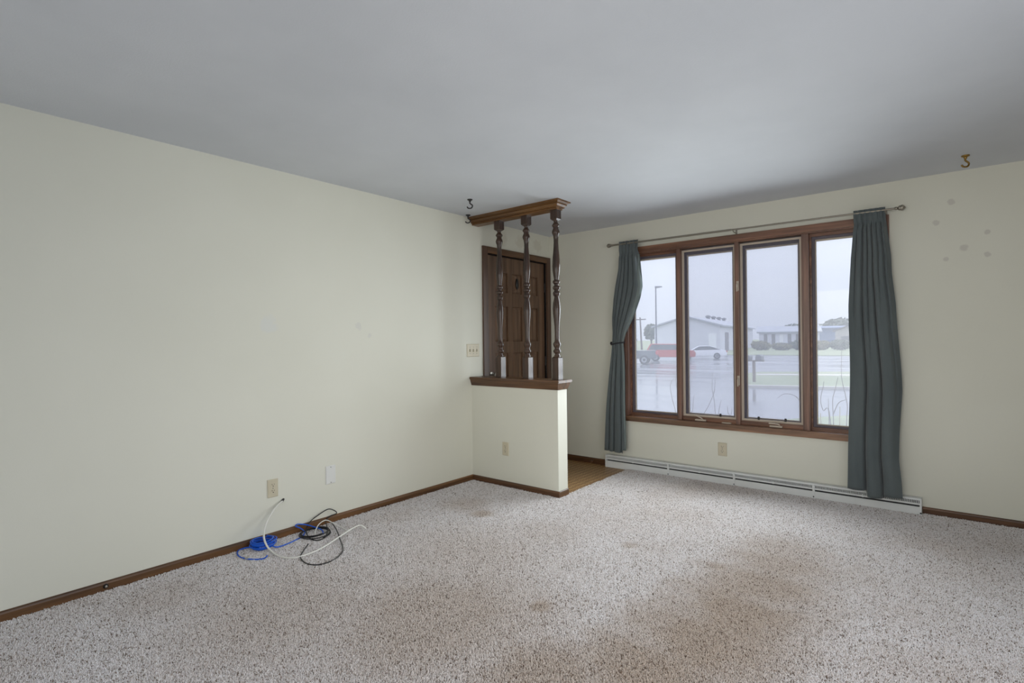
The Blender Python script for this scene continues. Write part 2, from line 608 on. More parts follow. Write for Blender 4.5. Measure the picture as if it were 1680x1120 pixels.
struct('wall_back', boxes([(-0.15, 1.2, YB - .15, YB, -0.2, H), (4.0, XR + .15, YB - .15, YB, -0.2, H), (1.2, 4.0, YB - .15, YB, -0.2, 0.5),
                           (1.2, 4.0, YB - .15, YB, 2.2, H)]), 'cream_wall_paint', 'cream wall behind the camera with an opening added for fill light', 'wall')  # opening made up around the rear fill lamp
HX, HY0, HY1, HZ = 0.966, -1.271, -1.137, 0.89
struct('wall_half', bbox(0, HX, HY0, HY1, -0.2, HZ, 0.002), 'cream_wall_paint', 'low cream half wall below the turned spindles', 'half wall')

# ---- baseboards
def baseboard(name, segs, label, cat='baseboard'):
    e = empty(name, (segs[0][1][0], segs[0][1][1], -0.012), label, cat, kind='structure')
    for (m, a, b, n) in segs:
        # a, b: ends along the wall face; n: direction into the room
        bm = bmesh.new()
        prof = [(0, -0.012), (0.012, -0.012), (0.012, 0.034), (0.009, 0.043), (0.004, 0.048), (0, 0.048)]
        A = [bm.verts.new((a[0] + n[0] * d, a[1] + n[1] * d, z)) for d, z in prof]
        B = [bm.verts.new((b[0] + n[0] * d, b[1] + n[1] * d, z)) for d, z in prof]
        bm.faces.new(A); bm.faces.new(B[::-1])
        for i in range(len(prof)):
            j = (i + 1) % len(prof)
            bm.faces.new((A[i], B[i], B[j], A[j]))
        obj('moulding', bm, m, e)
    return e
bb_left = baseboard('baseboard_left', [('base_oak_y', (0, -6.5), (0, HY0), (1, 0))], 'brown stained baseboard along the long left wall')
baseboard('baseboard_half', [('base_oak_x', (0.012, HY0), (HX + .012, HY0), (0, -1)), ('base_oak_y', (HX, HY0), (HX, HY1), (1, 0))],
          'brown stained baseboard around the foot of the half wall')
baseboard('baseboard_front', [('base_oak_x', (0, 0), (0.712, 0), (0, -1))], 'brown stained baseboard between entry corner and heater')
baseboard('baseboard_right', [('base_oak_x', (3.29, 0), (XR, 0), (0, -1))], 'dark brown baseboard to the right of the heater')

# =================================================================== spindle divider: ledge, balusters, top rail
div = empty('spindle_divider', (0.48, -1.204, HZ), 'dark stained spindle divider with three turned balusters on half wall', 'divider')
bm = bmesh.new()
# ledge: flat shelf plus sloping cove moulding around the wall head
box(bm, 0.001, 1.0, -1.308, -1.1, 0.936, 0.958)
bmesh.ops.bevel(bm, geom=list(bm.edges), offset=0.004, segments=2, affect='EDGES')
def frustum(bm, lo, hi, z0, z1):
    a = [bm.verts.new((x, y, z0)) for x, y in ((lo[0], lo[2]), (lo[1], lo[2]), (lo[1], lo[3]), (lo[0], lo[3]))]
    b = [bm.verts.new((x, y, z1)) for x, y in ((hi[0], hi[2]), (hi[1], hi[2]), (hi[1], hi[3]), (hi[0], hi[3]))]
    bm.faces.new(a[::-1]); bm.faces.new(b)
    for i in range(4):
        bm.faces.new((a[i], a[(i + 1) % 4], b[(i + 1) % 4], b[i]))
obj('ledge', bm, 'stained_wood_x', div)
bm = bmesh.new()
frustum(bm, (0.001, 0.972, -1.277, -1.131), (0.001, 0.99, -1.297, -1.111), 0.879, 0.936)
obj('ledge_moulding', bm, 'stained_wood_x', div)

def baluster(x):
    y = -1.203
    s = 0.0325
    bm = bmesh.new()
    prof = [(.018, 2.292), (.022, 2.284), (.0165, 2.276), (.0165, 2.267), (.024, 2.257), (.032, 2.245), (.031, 2.238), (.0225, 2.229), (.0225, 2.216), (.028, 2.205),
            (.033, 2.188), (.030, 2.174), (.0235, 2.160), (.0195, 2.13), (.019, 2.10), (.0215, 2.06), (.0255, 2.01), (.0295, 1.96), (.032, 1.905), (.0305, 1.865),
            (.0255, 1.83), (.0205, 1.80), (.020, 1.79), (.0285, 1.783), (.0305, 1.772), (.0275, 1.760), (.018, 1.754), (.018, 1.744), (.029, 1.735), (.032, 1.724), (.029, 1.713),
            (.020, 1.706), (.020, 1.697), (.0285, 1.686), (.0305, 1.674), (.0275, 1.662), (.019, 1.652), (.0215, 1.635), (.029, 1.60), (.033, 1.555), (.0315, 1.51),
            (.026, 1.456), (.021, 1.405), (.019, 1.34), (.0195, 1.29), (.0225, 1.275), (.032, 1.262), (.033, 1.252), (.029, 1.238), (.0215, 1.226), (.0215, 1.216),
            (.030, 1.204), (.0325, 1.195), (.028, 1.184), (.0195, 1.176), (.0195, 1.168), (.026, 1.158), (.027, 1.145)]
    lathe(bm, prof, (x, y, 0), 'Z', 20)
    for z0, z1, t in ((0.957, 1.153, 1), (2.284, 2.38, -1)):
        vs = box(bm, x - s, x + s, y - s, y + s, z0, z1)
        ring = vs[4:] if t == 1 else vs[:4]
        # chamfered end towards the turning
        zz = z1 if t == 1 else z0
        for v in ring:
            v.co.z = zz - t * 0.012
        a = [bm.verts.new((x + dx * s * .6, y + dy * s * .6, zz)) for dx, dy in ((-1, -1), (1, -1), (1, 1), (-1, 1))]
        for i in range(4):
            bm.faces.new((ring[i], ring[(i + 1) % 4], a[(i + 1) % 4], a[i]))
        bm.faces.new(a)
    o = obj('baluster', bm, 'turned_wood', div)
    autosmooth(o, 42)
for x in (0.298, 0.608, 0.920):
    baluster(x)

bm = bmesh.new()
box(bm, 0.001, 0.958, -1.246, -1.160, 2.370, 2.392)
obj('top_rail', bm, 'rail_oak_x', div)
bm = bmesh.new()
# crown moulding in steps up to the ceiling, turned around the free end
box(bm, 0.001, 0.972, -1.260, -1.146, 2.386, 2.394)
frustum(bm, (0.001, 0.970, -1.258, -1.148), (0.001, 0.984, -1.272, -1.134), 2.394, 2.408)
box(bm, 0.001, 0.988, -1.277, -1.130, 2.408, 2.414)
frustum(bm, (0.001, 0.980, -1.268, -1.138), (0.001, 1.003, -1.291, -1.116), 2.414, 2.430)
box(bm, 0.001, 1.010, -1.298, -1.109, 2.430, 2.4395)
obj('crown_moulding', bm, 'rail_oak_x', div)

# =================================================================== entry door
door = empty('door_1', (-0.02, -0.555, -0.012), 'dark brown panelled entry door behind the spindles', 'door', kind='structure')
CAS = 0.066
bm = bmesh.new(); box(bm, 0.0, 0.017, DY0 - CAS + .003, DY0 + .004, -0.012, DZ1 + .058)
obj('casing', bm, 'stained_wood_z', door)
bm = bmesh.new(); box(bm, 0.0, 0.017, DY1 - .004, DY1 + .062, -0.012, DZ1 + .058)
obj('casing', bm, 'stained_wood_z', door)
bm = bmesh.new(); box(bm, 0.0, 0.0175, DY0 + .004, DY1 - .004, DZ1 - .004, DZ1 + .058)
obj('casing', bm, 'stained_wood_y', door)
# dark rebate between casing and leaf
bm = boxes([(-0.068, -0.004, DY0, DY0 + .012, -.012, DZ1), (-0.068, -0.004, DY1 - .012, DY1, -.012, DZ1), (-0.068, -0.004, DY0, DY1, DZ1 - .012, DZ1)])
obj('jamb', bm, 'dark_gap', door)
# leaf: stiles and rails around recessed panels
cols = [(-.905, -.705), (-.63, -.473), (-.398, -.198)]
rows = [(.24, .52), (.62, 1.165), (1.28, 1.635), (1.772, 1.972)]
L0, L1, LT = DY0 + .014, DY1 - .014, DZ1 - .014
xb, xf = -0.062, -0.022
parts = [(xb, xf, L0, cols[0][0], -.004, LT), (xb, xf, cols[0][1], cols[1][0], -.004, LT), (xb, xf, cols[1][1], cols[2][0], -.004, LT), (xb, xf, cols[2][1], L1, -.004, LT)]
zs = [-.004] + [z for r in rows for z in r] + [LT]
for (a, b) in cols:
    for i in range(0, len(zs), 2):
        parts.append((xb, xf, a, b, zs[i], zs[i + 1]))
leaf = obj('door_leaf', boxes(parts), 'door_wood', door)
for (a, b) in cols:
    for (z0, z1) in rows:
        bm = bmesh.new()
        g = .004
        A = [bm.verts.new((-.036, y, z)) for y, z in ((a, z0), (b, z0), (b, z1), (a, z1))]
        w = .03
        B = [bm.verts.new((-.027, y, z)) for y, z in ((a + w, z0 + w), (b - w, z0 + w), (b - w, z1 - w), (a + w, z1 - w))]
        Bk = [bm.verts.new((-.055, y, z)) for y, z in ((a, z0), (b, z0), (b, z1), (a, z1))]
        for i in range(4):
            bm.faces.new((A[i], A[(i + 1) % 4], B[(i + 1) % 4], B[i]))
            bm.faces.new((A[i], A[(i + 1) % 4], Bk[(i + 1) % 4], Bk[i]))
        bm.faces.new(B); bm.faces.new(Bk)
        obj('panel', bm, 'door_wood', leaf)
# oval knocker plate in the top middle panel
bm = bmesh.new()
seg = 24
for k in range(2):
    pass
ring0 = [bm.verts.new((-.026, -.552 + .024 * math.cos(2 * PI * i / seg), 1.875 + .058 * math.sin(2 * PI * i / seg))) for i in range(seg)]
ring1 = [bm.verts.new((-.012, -.552 + .018 * math.cos(2 * PI * i / seg), 1.875 + .050 * math.sin(2 * PI * i / seg))) for i in range(seg)]
for i in range(seg):
    bm.faces.new((ring0[i], ring0[(i + 1) % seg], ring1[(i + 1) % seg], ring1[i]))
bm.faces.new(ring0[::-1]); bm.faces.new(ring1)
tag(obj('viewer_plate', bm, 'black_iron', leaf, smooth=True), 'black oval plate')
bm = bmesh.new()
lathe(bm, [(.030, 0), (.030, .006), (.012, .010), (.012, .035), (.024, .042), (.029, .055), (.026, .068), (.012, .075)], (-.022, -.972, .955), 'X', 20)
autosmooth(obj('door_knob', bm, 'nickel', leaf))
for z in (.25, 1.06, 1.865):
    bm = bmesh.new(); lathe(bm, [(.007, 0), (.007, .1)], (-.012, DY1 - .012, z - .05), 'Z', 10)
    obj('hinge', bm, 'black_iron', door)

# =================================================================== window
win = empty('window_1', (2.0, 0.06, WZ0 - .05), 'wide four-pane brown wooden window looking on the street', 'window', kind='structure')
def wpart(name, b, m, parent=win, bev=0.002):
    return obj(name, bbox(*b, bev), m, parent)
# casing on the wall and sill nosing
wpart('casing', (WX0 - .06, WX0, -.018, 0, WZ0 - .002, WZ1 + .055), 'window_wood_z')
wpart('casing', (WX1, WX1 + .058, -.018, 0, WZ0 - .002, WZ1 + .055), 'window_wood_z')
wpart('casing', (WX0, WX1, -.018, 0, WZ1, WZ1 + .055), 'window_wood_x')
wpart('sill', (WX0 - .072, WX1 + .07, -.03, .0, WZ0 - .052, WZ0), 'sill_oak_x', bev=.004)
wpart('sill_board', (WX0, WX1, 0, .15, WZ0 - .02, WZ0 + .002), 'window_wood_x', bev=0)
# jambs
wpart('jamb', (WX0 - .0, WX0 + .014, 0, .15, WZ0, WZ1), 'window_wood_z', bev=0)
wpart('jamb', (WX1 - .014, WX1, 0, .15, WZ0, WZ1), 'window_wood_z', bev=0)
wpart('head_jamb', (WX0 + .014, WX1 - .014, 0, .15, WZ1 - .012, WZ1), 'window_wood_x', bev=0)
MUL = [(1.459, 1.497), (1.988, 2.024), (2.517, 2.570)]
for a, b in MUL:
    wpart('mullion', (a, b, .004, .15, WZ0 + .002, WZ1 - .012), 'window_wood_z')
bays = [(WX0 + .014, MUL[0][0]), (MUL[0][1], MUL[1][0]), (MUL[1][1], MUL[2][0]), (MUL[2][1], WX1 - .014)]
ZT = WZ1 - .012
ZBt = WZ0 + .002
def frame(name, x0, x1, y0, y1, z0, z1, w, wb, wt, m, parent):
    e = obj(name, boxes([(x0, x0 + w, y0, y1, z0, z1), (x1 - w, x1, y0, y1, z0, z1), (x0 + w, x1 - w, y0, y1, z0, z0 + wb), (x0 + w, x1 - w, y0, y1, z1 - wt, z1)]), m, parent)
    return e
for i, (x0, x1) in enumerate(bays):
    if i in (0, 3):
        st = frame('glazing_stop', x0, x1, .055, .072, ZBt, ZT, .012, .026, .022, 'window_wood_x', win)
        sash = frame('fixed_sash', x0, x1, .072, .125, ZBt, ZT, .034, .042, .045, 'sash_bronze', win)
        g = (x0 + .034, x1 - .034, .098, .102, ZBt + .042, ZT - .045)
        frame('glazing_bead', g[0], g[1], .088, .097, g[4], g[5], .008, .008, .014, 'almond_frame', sash)
    else:
        sash = frame('casement_sash', x0 + .002, x1 - .002, .078, .125, ZBt + .01, ZT - .004, .034, .045, .05, 'sash_bronze', win)
        wpart('frame_rail', (x0, x1, .03, .078, ZBt, ZBt + .036), 'window_wood_x')
        scr = frame('screen_frame', x0 + .001, x1 - .001, .045, .056, ZBt + .036, ZT - .012, .02, .018, .017, 'almond_frame', win)
        tag(scr, 'almond insect screen frame')
        obj('screen_mesh', boxes([(x0 + .02, x1 - .02, .05, .051, ZBt + .05, ZT - .026)]), 'screen_mesh', scr)
        g = (x0 + .036, x1 - .036, .098, .102, ZBt + .055, ZT - .054)
        frame('glazing_bead', g[0], g[1], .088, .097, g[4], g[5], .007, .007, .012, 'almond_frame', sash)
    obj('glass_pane', boxes([g]), 'window_glass', sash)
# locks on the middle mullion
for z in (1.746, 0.915):
    lk = obj('sash_lock', bbox(2.004, 2.024, -.004, .006, z - .042, z + .042, .003), 'almond_frame', win)
    bm = bmesh.new(); tube(bm, spline([(2.014, -.004, z + .02), (2.014, -.02, z + .01), (2.014, -.022, z - .03), (2.014, -.018, z - .05)], 5), .006, 8)
    autosmooth(obj('lock_lever', bm, 'almond_frame', lk))
# crank operators
for x, fold in ((1.668, 0), (2.306, 1)):
    z = ZBt + .004
    ck = obj('crank_operator', bbox(x - .045, x + .055, .0, .03, z - .001, z + .014, .005), 'almond_frame', win)
    bm = bmesh.new()
    if fold == 0:
        tube(bm, spline([(x + .025, .014, z + .012), (x + .01, .006, z + .026), (x - .03, -.004, z + .046), (x - .05, -.006, z + .052)], 5), .006, 8)
    else:
        tube(bm, spline([(x + .03, .014, z + .012), (x + .028, .006, z + .026), (x - .02, .004, z + .03), (x - .05, .004, z + .03)], 5), .006, 8)
    autosmooth(obj('crank_handle', bm, 'almond_frame', ck))
obj('operator_cover', bbox(1.865, 1.945, .0, .028, ZBt - .001, ZBt + .01, .004), 'almond_frame', win)
for x in (1.842, 2.167, 2.379):
    obj('screen_clip', bbox(x - .008, x + .008, .036, .047, .578, .606, .002), 'black_iron', win)

# =================================================================== curtain rod
rod = empty('curtain_rod', (2.0, 0, 2.226), 'slim grey metal curtain rod with square finials above the window', 'curtain rod')
RA, RB = Vector((.84, -.09, 2.233)), Vector((3.15, -.09, 2.219))
RM = RA.lerp(RB, .5)
bm = bmesh.new(); tube(bm, [RA, RM], .0085, 12); autosmooth(obj('rod_tube', bm, 'rod_metal', rod))
bm = bmesh.new(); tube(bm, [RM, RB], .0068, 12); autosmooth(obj('rod_tube', bm, 'rod_metal', rod))
for p, s in ((RA, -1), (RB, 1)):
    bm = bmesh.new()
    lathe(bm, [(.008, 0), (.011, s * .004), (.011, s * .014), (.007, s * .018), (.016, s * .024), (.018, s * .03), (.018, s * .036), (.021, s * .038), (.02, s * .05), (.003, s * .066)], p, 'X', 4 if False else 16)
    autosmooth(obj('finial', bm, 'rod_metal', rod), 30)
for t in (.035, .507, .975):
    p = RA.lerp(RB, t)
    bm = bmesh.new()
    box(bm, p.x - .007, p.x + .007, -.003, 0, p.z - .045, p.z + .012)
    tube(bm, spline([(p.x, 0, p.z - .02), (p.x, -.05, p.z - .02), (p.x, -.088, p.z - .018), (p.x, -.104, p.z - .006), (p.x, -.102, p.z + .004)], 5), .0035, 8)
    obj('bracket', bm, 'rod_metal', rod)

# =================================================================== curtains
def interp(rows, z):
    for (z1, a1, b1), (z0, a0, b0) in zip(rows, rows[1:]):
        if z0 <= z <= z1:
            t = (z - z0) / (z1 - z0)
            return a0 + (a1 - a0) * t, b0 + (b1 - b0) * t
    return rows[0][1:] if z > rows[0][0] else rows[-1][1:]

def sst(a, b, x):
    t = max(0, min(1, (x - a) / (b - a)))
    return t * t * (3 - 2 * t)

def curtain(name, rows, depth, bottom, label, group, nu=150, nv=96):
    zt = rows[0][0]
    verts, faces = [], []
    for j in range(nv + 1):
        v = j / nv
        for i in range(nu + 1):
            u = i / nu
            zb = bottom(u)
            z = zt + (zb - zt) * v
            a, b = interp(rows, max(z, rows[-1][0]))
            y, dx = depth(u, z)
            verts.append((a + (b - a) * u + dx, y, z))
    for j in range(nv):
        for i in range(nu):
            k = j * (nu + 1) + i
            faces.append((k, k + 1, k + nu + 2, k + nu + 1))
    e = empty(name, ((rows[-1][1] + rows[-1][2]) / 2, -.09, rows[-1][0]), label, 'curtain', group)
    o = obj('curtain_panel', (verts, [], faces), 'curtain_cloth', e, smooth=True)
    m = o.modifiers.new('thickness', 'SOLIDIFY'); m.thickness = .003; m.offset = 0
    return e

R_rows = [(2.242, 2.898, 3.096), (2.135, 2.897, 3.098), (2.072, 2.888, 3.102), (1.889, 2.871, 3.118), (1.752, 2.865, 3.124), (1.523, 2.859, 3.152),
          (1.250, 2.861, 3.164), (0.978, 2.858, 3.176), (0.886, 2.857, 3.179), (0.613, 2.854, 3.169), (0.384, 2.846, 3.162), (0.202, 2.838, 3.173), (0.101, 2.833, 3.175)]
def groove(u, g, w):
    return math.exp(-((u - g) / w) ** 2)
def R_depth(u, z):
    head = sst(2.10, 2.16, z)
    t = sst(.15, 2.1, z)                      # 1 at the heading, 0 at the hem
    g1, g2, g3 = .345 + (.30 - .345) * t, .66 + (.56 - .66) * t, .93 + (.84 - .93) * t
    f = .034 + .012 * math.sin(PI * u)
    f += .020 * (1 - t) * (abs(math.sin(PI * min(1, u / g1))) if u < g1 else (abs(math.sin(PI * (u - g1) / (g2 - g1))) if u < g2 else abs(math.sin(PI * (u - g2) / (1.02 - g2)))))
    f -= (.036 - .010 * t) * groove(u, g1, .026) + .034 * groove(u, g2, .022)
    f -= .022 * groove(u, g3, .03) * sst(.4, 1.2, z)
    f -= .020 * groove(u, .13, .022) * sst(1.1, 1.9, z) + .024 * groove(u, .43 + .03 * (1 - t), .02) * sst(.9, 1.8, z) + .016 * groove(u, .70, .018) * sst(1.3, 1.9, z)
    f += .004 * math.sin(u * 17 + z * 2.2) + .003 * math.sin(z * 8 + u * 6)
    f -= .045 * sst(.86, 1.0, u) * sst(.3, .9, z)      # the outer edge returns to the wall
    if z > 2.10:
        f = f * (1 - head) + head * (.030 + .007 * math.sin(u * 38) * (1 if z < 2.2 else .4))
    pinch = math.exp(-((z - 2.135) / .02) ** 2) * .016 * (.6 + .4 * math.sin(u * 38))
    return -.062 - f + pinch, .004 * math.sin(z * 7 + 1)
def R_bottom(u):
    return .128 if u < .345 else (.128 - (u - .345) / .03 * .042 if u < .375 else (.086 if u < .66 else .086 + min(1, (u - .66) / .03) * .020))
curtain('curtain', R_rows, R_depth, R_bottom, 'straight dark grey-green curtain hanging at the right end of the window', 'curtains at the window')

L_rows = [(2.256, .916, 1.123), (2.147, .915, 1.115), (2.106, .917, 1.114), (1.986, .906, 1.122), (1.807, .863, 1.133), (1.688, .844, 1.106), (1.510, .831, 1.039),
          (1.359, .833, .971), (1.250, .821, .943), (1.147, .813, .949), (.902, .782, .952), (.657, .761, .956), (.412, .741, .959), (.160, .723, .956)]
def L_depth(u, z):
    head = sst(2.10, 2.16, z)
    tie = math.exp(-((z - 1.25) / .12) ** 2)
    f = .034 + .014 * math.sin(PI * u)
    for g, w, d in ((.16, .022, .020), (.33, .022, .026), (.52, .024, .024), (.74, .02, .022)):
        f -= d * groove(u, g, w) * sst(1.0, 1.3, z)
    for g, w, d in ((.20, .03, .026), (.45, .035, .036), (.80, .03, .03)):
        f -= d * groove(u, g, w) * (1 - sst(1.0, 1.3, z))
    f *= (1 - .35 * tie)
    if z > 2.10:
        f = f * (1 - head) + head * (.028 + .006 * math.sin(u * 34))
    f += .003 * math.sin(u * 19 + z * 3)
    turn = sst(.84, 1.0, u) * sst(1.26, 1.5, z) * (1 - head)
    turn2 = sst(.88, 1.0, u) * (1 - sst(1.0, 1.26, z)) * .5
    pinch = math.exp(-((z - 2.135) / .018) ** 2) * .012
    return -.062 - f + .05 * turn + .03 * turn2 + pinch, 0.003 * math.sin(z * 8)
def L_bottom(u):
    return .168 - .012 * u + (.03 if u > .88 else 0)
lc = curtain('curtain', L_rows, L_depth, L_bottom, 'dark grey-green curtain tied back at the left end of the window', 'curtains at the window')
# lining strip along the leading edge, window light put into its pale colour
vs, fs = [], []
N = 60
for j in range(N + 1):
    z = 2.12 + (.19 - 2.12) * j / N
    a, b = interp(L_rows, z)
    y, dx = L_depth(1.0, z)
    wdt = .010 + .016 * sst(1.26, 1.75, z) * (1 - sst(1.85, 2.12, z))
    y2, _ = L_depth(max(.8, 1 - wdt / max(.05, b - a)), z)
    vs += [(b + dx + .002, y + .004, z), (b + dx - wdt, y2 - .0045, z)]
for j in range(N):
    fs.append((2 * j, 2 * j + 1, 2 * j + 3, 2 * j + 2))
o = obj('hem_strip', (vs, [], fs), 'window_lit_lining', lc, smooth=True)
m = o.modifiers.new('thickness', 'SOLIDIFY'); m.thickness = .002; m.offset = 0
tag(o, 'turned hem coloured pale as window-lit')

tb = empty('curtain_tieback', (.86, -.06, 1.23), 'dark cord tieback gathering the left curtain to a wall knob', 'tieback')
bm = bmesh.new()
c = Vector((.882, -.082, 1.247))
pts = [c + Vector((.068 * math.cos(t), .052 * math.sin(t), .012 * math.cos(t))) for t in [2 * PI * i / 28 for i in range(29)]]
tube(bm, pts, .006, 8)
autosmooth(obj('cord', bm, 'tieback_cord', tb))
bm = bmesh.new(); lathe(bm, [(.012, 0), (.012, -.004), (.006, -.008), (.006, -.05), (.015, -.056), (.017, -.066), (.012, -.074), (.003, -.078)], (.803, 0, 1.25), 'Y', 16)
autosmooth(obj('wall_knob', bm, 'tieback_cord', tb))

# =================================================================== baseboard heater
HX0, HX1, HF = .714, 3.288, -.062
ht = empty('baseboard_heater', ((HX0 + HX1) / 2, -.03, -.012), 'long white electric baseboard heater under the window', 'heater')
obj('back_panel', bbox(HX0, HX1, -.006, -.001, -.01, .114), 'white_enamel', ht)
obj('top_cover', boxes([(HX0, HX1, -.05, -.001, .110, .114), (HX0, HX1, -.052, -.048, .100, .114)]), 'white_enamel', ht)
obj('front_cover', boxes([(HX0, HX1, HF, HF + .004, -.008, .056), (HX0, HX1, HF - .002, HF + .004, -.01, .004)]), 'white_enamel', ht)
obj('deflector_bar', bbox(HX0 + .004, HX1 - .004, HF + .001, HF + .012, .068, .08, .002), 'white_enamel', ht)
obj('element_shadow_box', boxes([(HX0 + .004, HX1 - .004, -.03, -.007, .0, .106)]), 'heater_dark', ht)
bm = bmesh.new()
x = HX0 + .012
while x < HX1 - .012:
    # sloping louvre fin
    box(bm, x, x + .0045, -.054, -.028, .080, .103)
    x += .0105
g = obj('grille', bm, 'white_enamel', ht); g['kind'] = 'stuff'
for x in (HX0, HX1 - .012):
    obj('end_cap', bbox(x, x + .012, HF - .003, -.001, -.011, .115, .002), 'white_enamel', ht)
for x in (1.385, 1.985, 2.60):
    sp = obj('splice_plate', bbox(x - .008, x + .008, HF - .0035, HF + .014, -.004, .105, .0015), 'white_enamel', ht)
    bm = bmesh.new(); lathe(bm, [(.0055, 0), (.004, -.002)], (x, HF - .0033, .014), 'Y', 10)
    obj('screw', bm, 'slot_black', sp)
for x in (1.02, 1.68, 2.30, 2.93):
    obj('bar_clip', bbox(x - .006, x + .006, HF - .001, HF + .014, .066, .086, .002), 'white_enamel', ht)
bm = bmesh.new(); lathe(bm, [(.006, 0), (.004, -.002)], (HX1 - .006, HF - .003, .012), 'Y', 10)
obj('screw', bm, 'slot_black', ht)

# =================================================================== wall plates
def plate(name, label, cat, origin, normal, w, h, mat, group=None, kind='duplex', gangs=1):
    """plate centred at origin on the wall; built in (s, d, z): along wall, out of wall, up"""
    o = Vector(origin); n = Vector(normal); s = Vector((0, 0, 1)).cross(n)
    e = empty(name, o, label, cat, group)
    def tr(bm):
        for v in bm.verts:
            a, d, z = v.co
            v.co = o + s * a + n * d + Vector((0, 0, z))
        bmesh.ops.recalc_face_normals(bm, faces=bm.faces)
        return bm
    bm = bmesh.new()
    frustum_pts = [(-w / 2, w / 2), (-h / 2, h / 2)]
    A = [bm.verts.new((x, 0, z)) for x, z in ((-w / 2, -h / 2), (w / 2, -h / 2), (w / 2, h / 2), (-w / 2, h / 2))]
    A2 = [bm.verts.new((v.co.x, .004, v.co.z)) for v in A]
    B = [bm.verts.new((v.co.x * (1 - .009 / w), .0068, v.co.z * (1 - .009 / h))) for v in A]
    for P, Q in ((A, A2), (A2, B)):
        for i in range(4):
            bm.faces.new((P[i], P[(i + 1) % 4], Q[(i + 1) % 4], Q[i]))
    bm.faces.new(A[::-1]); bm.faces.new(B)
    p = obj('cover_plate', tr(bm), mat, e)
    def screw(a, z):
        bm = bmesh.new(); lathe(bm, [(.0038, .0065), (.0034, .008), (.001, .0084)], (a, 0, z), 'Y', 10)
        obj('screw', tr(bm), 'screw_grey', e)
    if kind == 'duplex':
        for zc in (.0205, -.0205):
            bm = bmesh.new()
            seg = 20
            pts = []
            for i in range(seg):
                t = 2 * PI * i / seg
                pts.append((max(-.0165, min(.0165, .0185 * math.cos(t))), zc + max(-.0135, min(.0135, .0175 * math.sin(t)))))
            prism(bm, pts, 'Y', .006, .0085)
            rc = obj('receptacle', tr(bm), mat, e)
            bm = boxes([(-.0085, -.006, .0084, .0089, zc + .001, zc + .0105), (.006, .0083, .0084, .0089, zc + .002, zc + .0095)])
            lathe(bm, [(.0033, .0084), (.0033, .0089)], (0, 0, zc - .006), 'Y', 10)
            obj('slots', tr(bm), 'slot_black', rc)
        screw(0, 0)
    elif kind == 'blank':
        screw(0, h * .42); screw(0, -h * .42)
    elif kind == 'switch':
        for g in range(gangs):
            a = (g - (gangs - 1) / 2) * .046
            bm = boxes([(a - .006, a + .006, .0066, .0072, -.0125, .0125)])
            obj('switch_slot', tr(bm), 'slot_black', e)
            bm = bmesh.new()
            up = -1
            prism(bm, [(.006, -.009), (.019, -.012 * -up - .002), (.019, .004 * up), (.006, .009)], 'X', a - .0045, a + .0045)
            obj('toggle', tr(bm), mat, e)
            screw(a, .03); screw(a, -.03)
    return e

plate('wall_outlet', 'almond outlet on the left wall above the cable bundle', 'outlet', (0, -3.177, .338), (1, 0, 0), .07, .118, 'almond_plastic', 'almond outlets')
plate('wall_outlet', 'almond outlet on the half wall below the spindles', 'outlet', (.404, HY0, .333), (0, -1, 0), .072, .118, 'almond_plastic', 'almond outlets')
plate('wall_outlet', 'almond outlet under the window above the heater', 'outlet', (1.87, 0, .294), (0, -1, 0), .078, .118, 'almond_plastic', 'almond outlets')
plate('blank_plate', 'blank white cover plate on the left wall', 'wall plate', (0, -2.752, .342), (1, 0, 0), .078, .13, 'white_plastic', kind='blank')
plate('light_switch', 'three-gang almond light switch beside the entry door', 'switch', (0, -1.252, 1.203), (1, 0, 0), .165, .118, 'almond_plastic', kind='switch', gangs=3)

# small round jack screwed into the left baseboard
jk = empty('wall_jack', (.012, -4.083, .018), 'small round metal cable jack in the left baseboard', 'jack')
bm = bmesh.new(); lathe(bm, [(.012, .0), (.012, .003), (.009, .005)], (.012, -4.083, .024), 'X', 16); obj('jack_ring', bm, 'slot_black', jk)
bm = bmesh.new(); lathe(bm, [(.006, .003), (.006, .012), (.003, .013)], (.012, -4.083, .024), 'X', 12); obj('jack_pin', bm, 'nickel', jk)
# door stop on the entry baseboard
ds = empty('door_stop', (.544, -.012, .01), 'small knob door stop on the entry baseboard', 'door stop')
bm = bmesh.new(); lathe(bm, [(.006, 0), (.006, -.03), (.013, -.034), (.015, -.045), (.008, -.052)], (.544, -.012, .022), 'Y', 14)
autosmooth(obj('stop_knob', bm, 'stained_wood_x', ds))

# =================================================================== cables
white = empty('coaxial_cable', (.35, -3.1, -.004), 'thick white coaxial cable coming out of the left wall', 'cable')
pts = [(-.01, -3.098, .248), (.012, -3.118, .240), (.025, -3.159, .224), (.050, -3.213, .190), (.085, -3.263, .148), (.120, -3.296, .099), (.160, -3.308, .058), (.212, -3.304, .022), (.319, -3.301, .007),
       (.406, -3.263, .006), (.427, -3.177, .006), (.405, -3.061, .008), (.357, -2.936, .014), (.316, -2.827, .022), (.302, -2.755, .030), (.309, -2.716, .031), (.329, -2.700, .016), (.335, -2.694, .006)]
bm = bmesh.new(); tube(bm, spline(pts, 8), .0058, 10)
autosmooth(obj('cable_jacket', bm, 'white_cable', white), 60)
bm = bmesh.new(); tube(bm, [(-.004, -3.103, .247), (.012, -3.119, .240)], .0085, 10)
autosmooth(obj('wall_grommet', bm, 'black_iron', white))

w2 = empty('white_wire', (.15, -2.9, -.004), 'short white wire arching over the black cable coil', 'cable')
bm = bmesh.new(); tube(bm, spline([(.20, -3.0, .004), (.137, -2.953, .025), (.089, -2.897, .045), (.071, -2.834, .050), (.129, -2.814, .035), (.190, -2.791, .014), (.275, -2.795, .004)], 8), .0036, 8)
autosmooth(obj('cable_jacket', bm, 'white_cable', w2), 60)

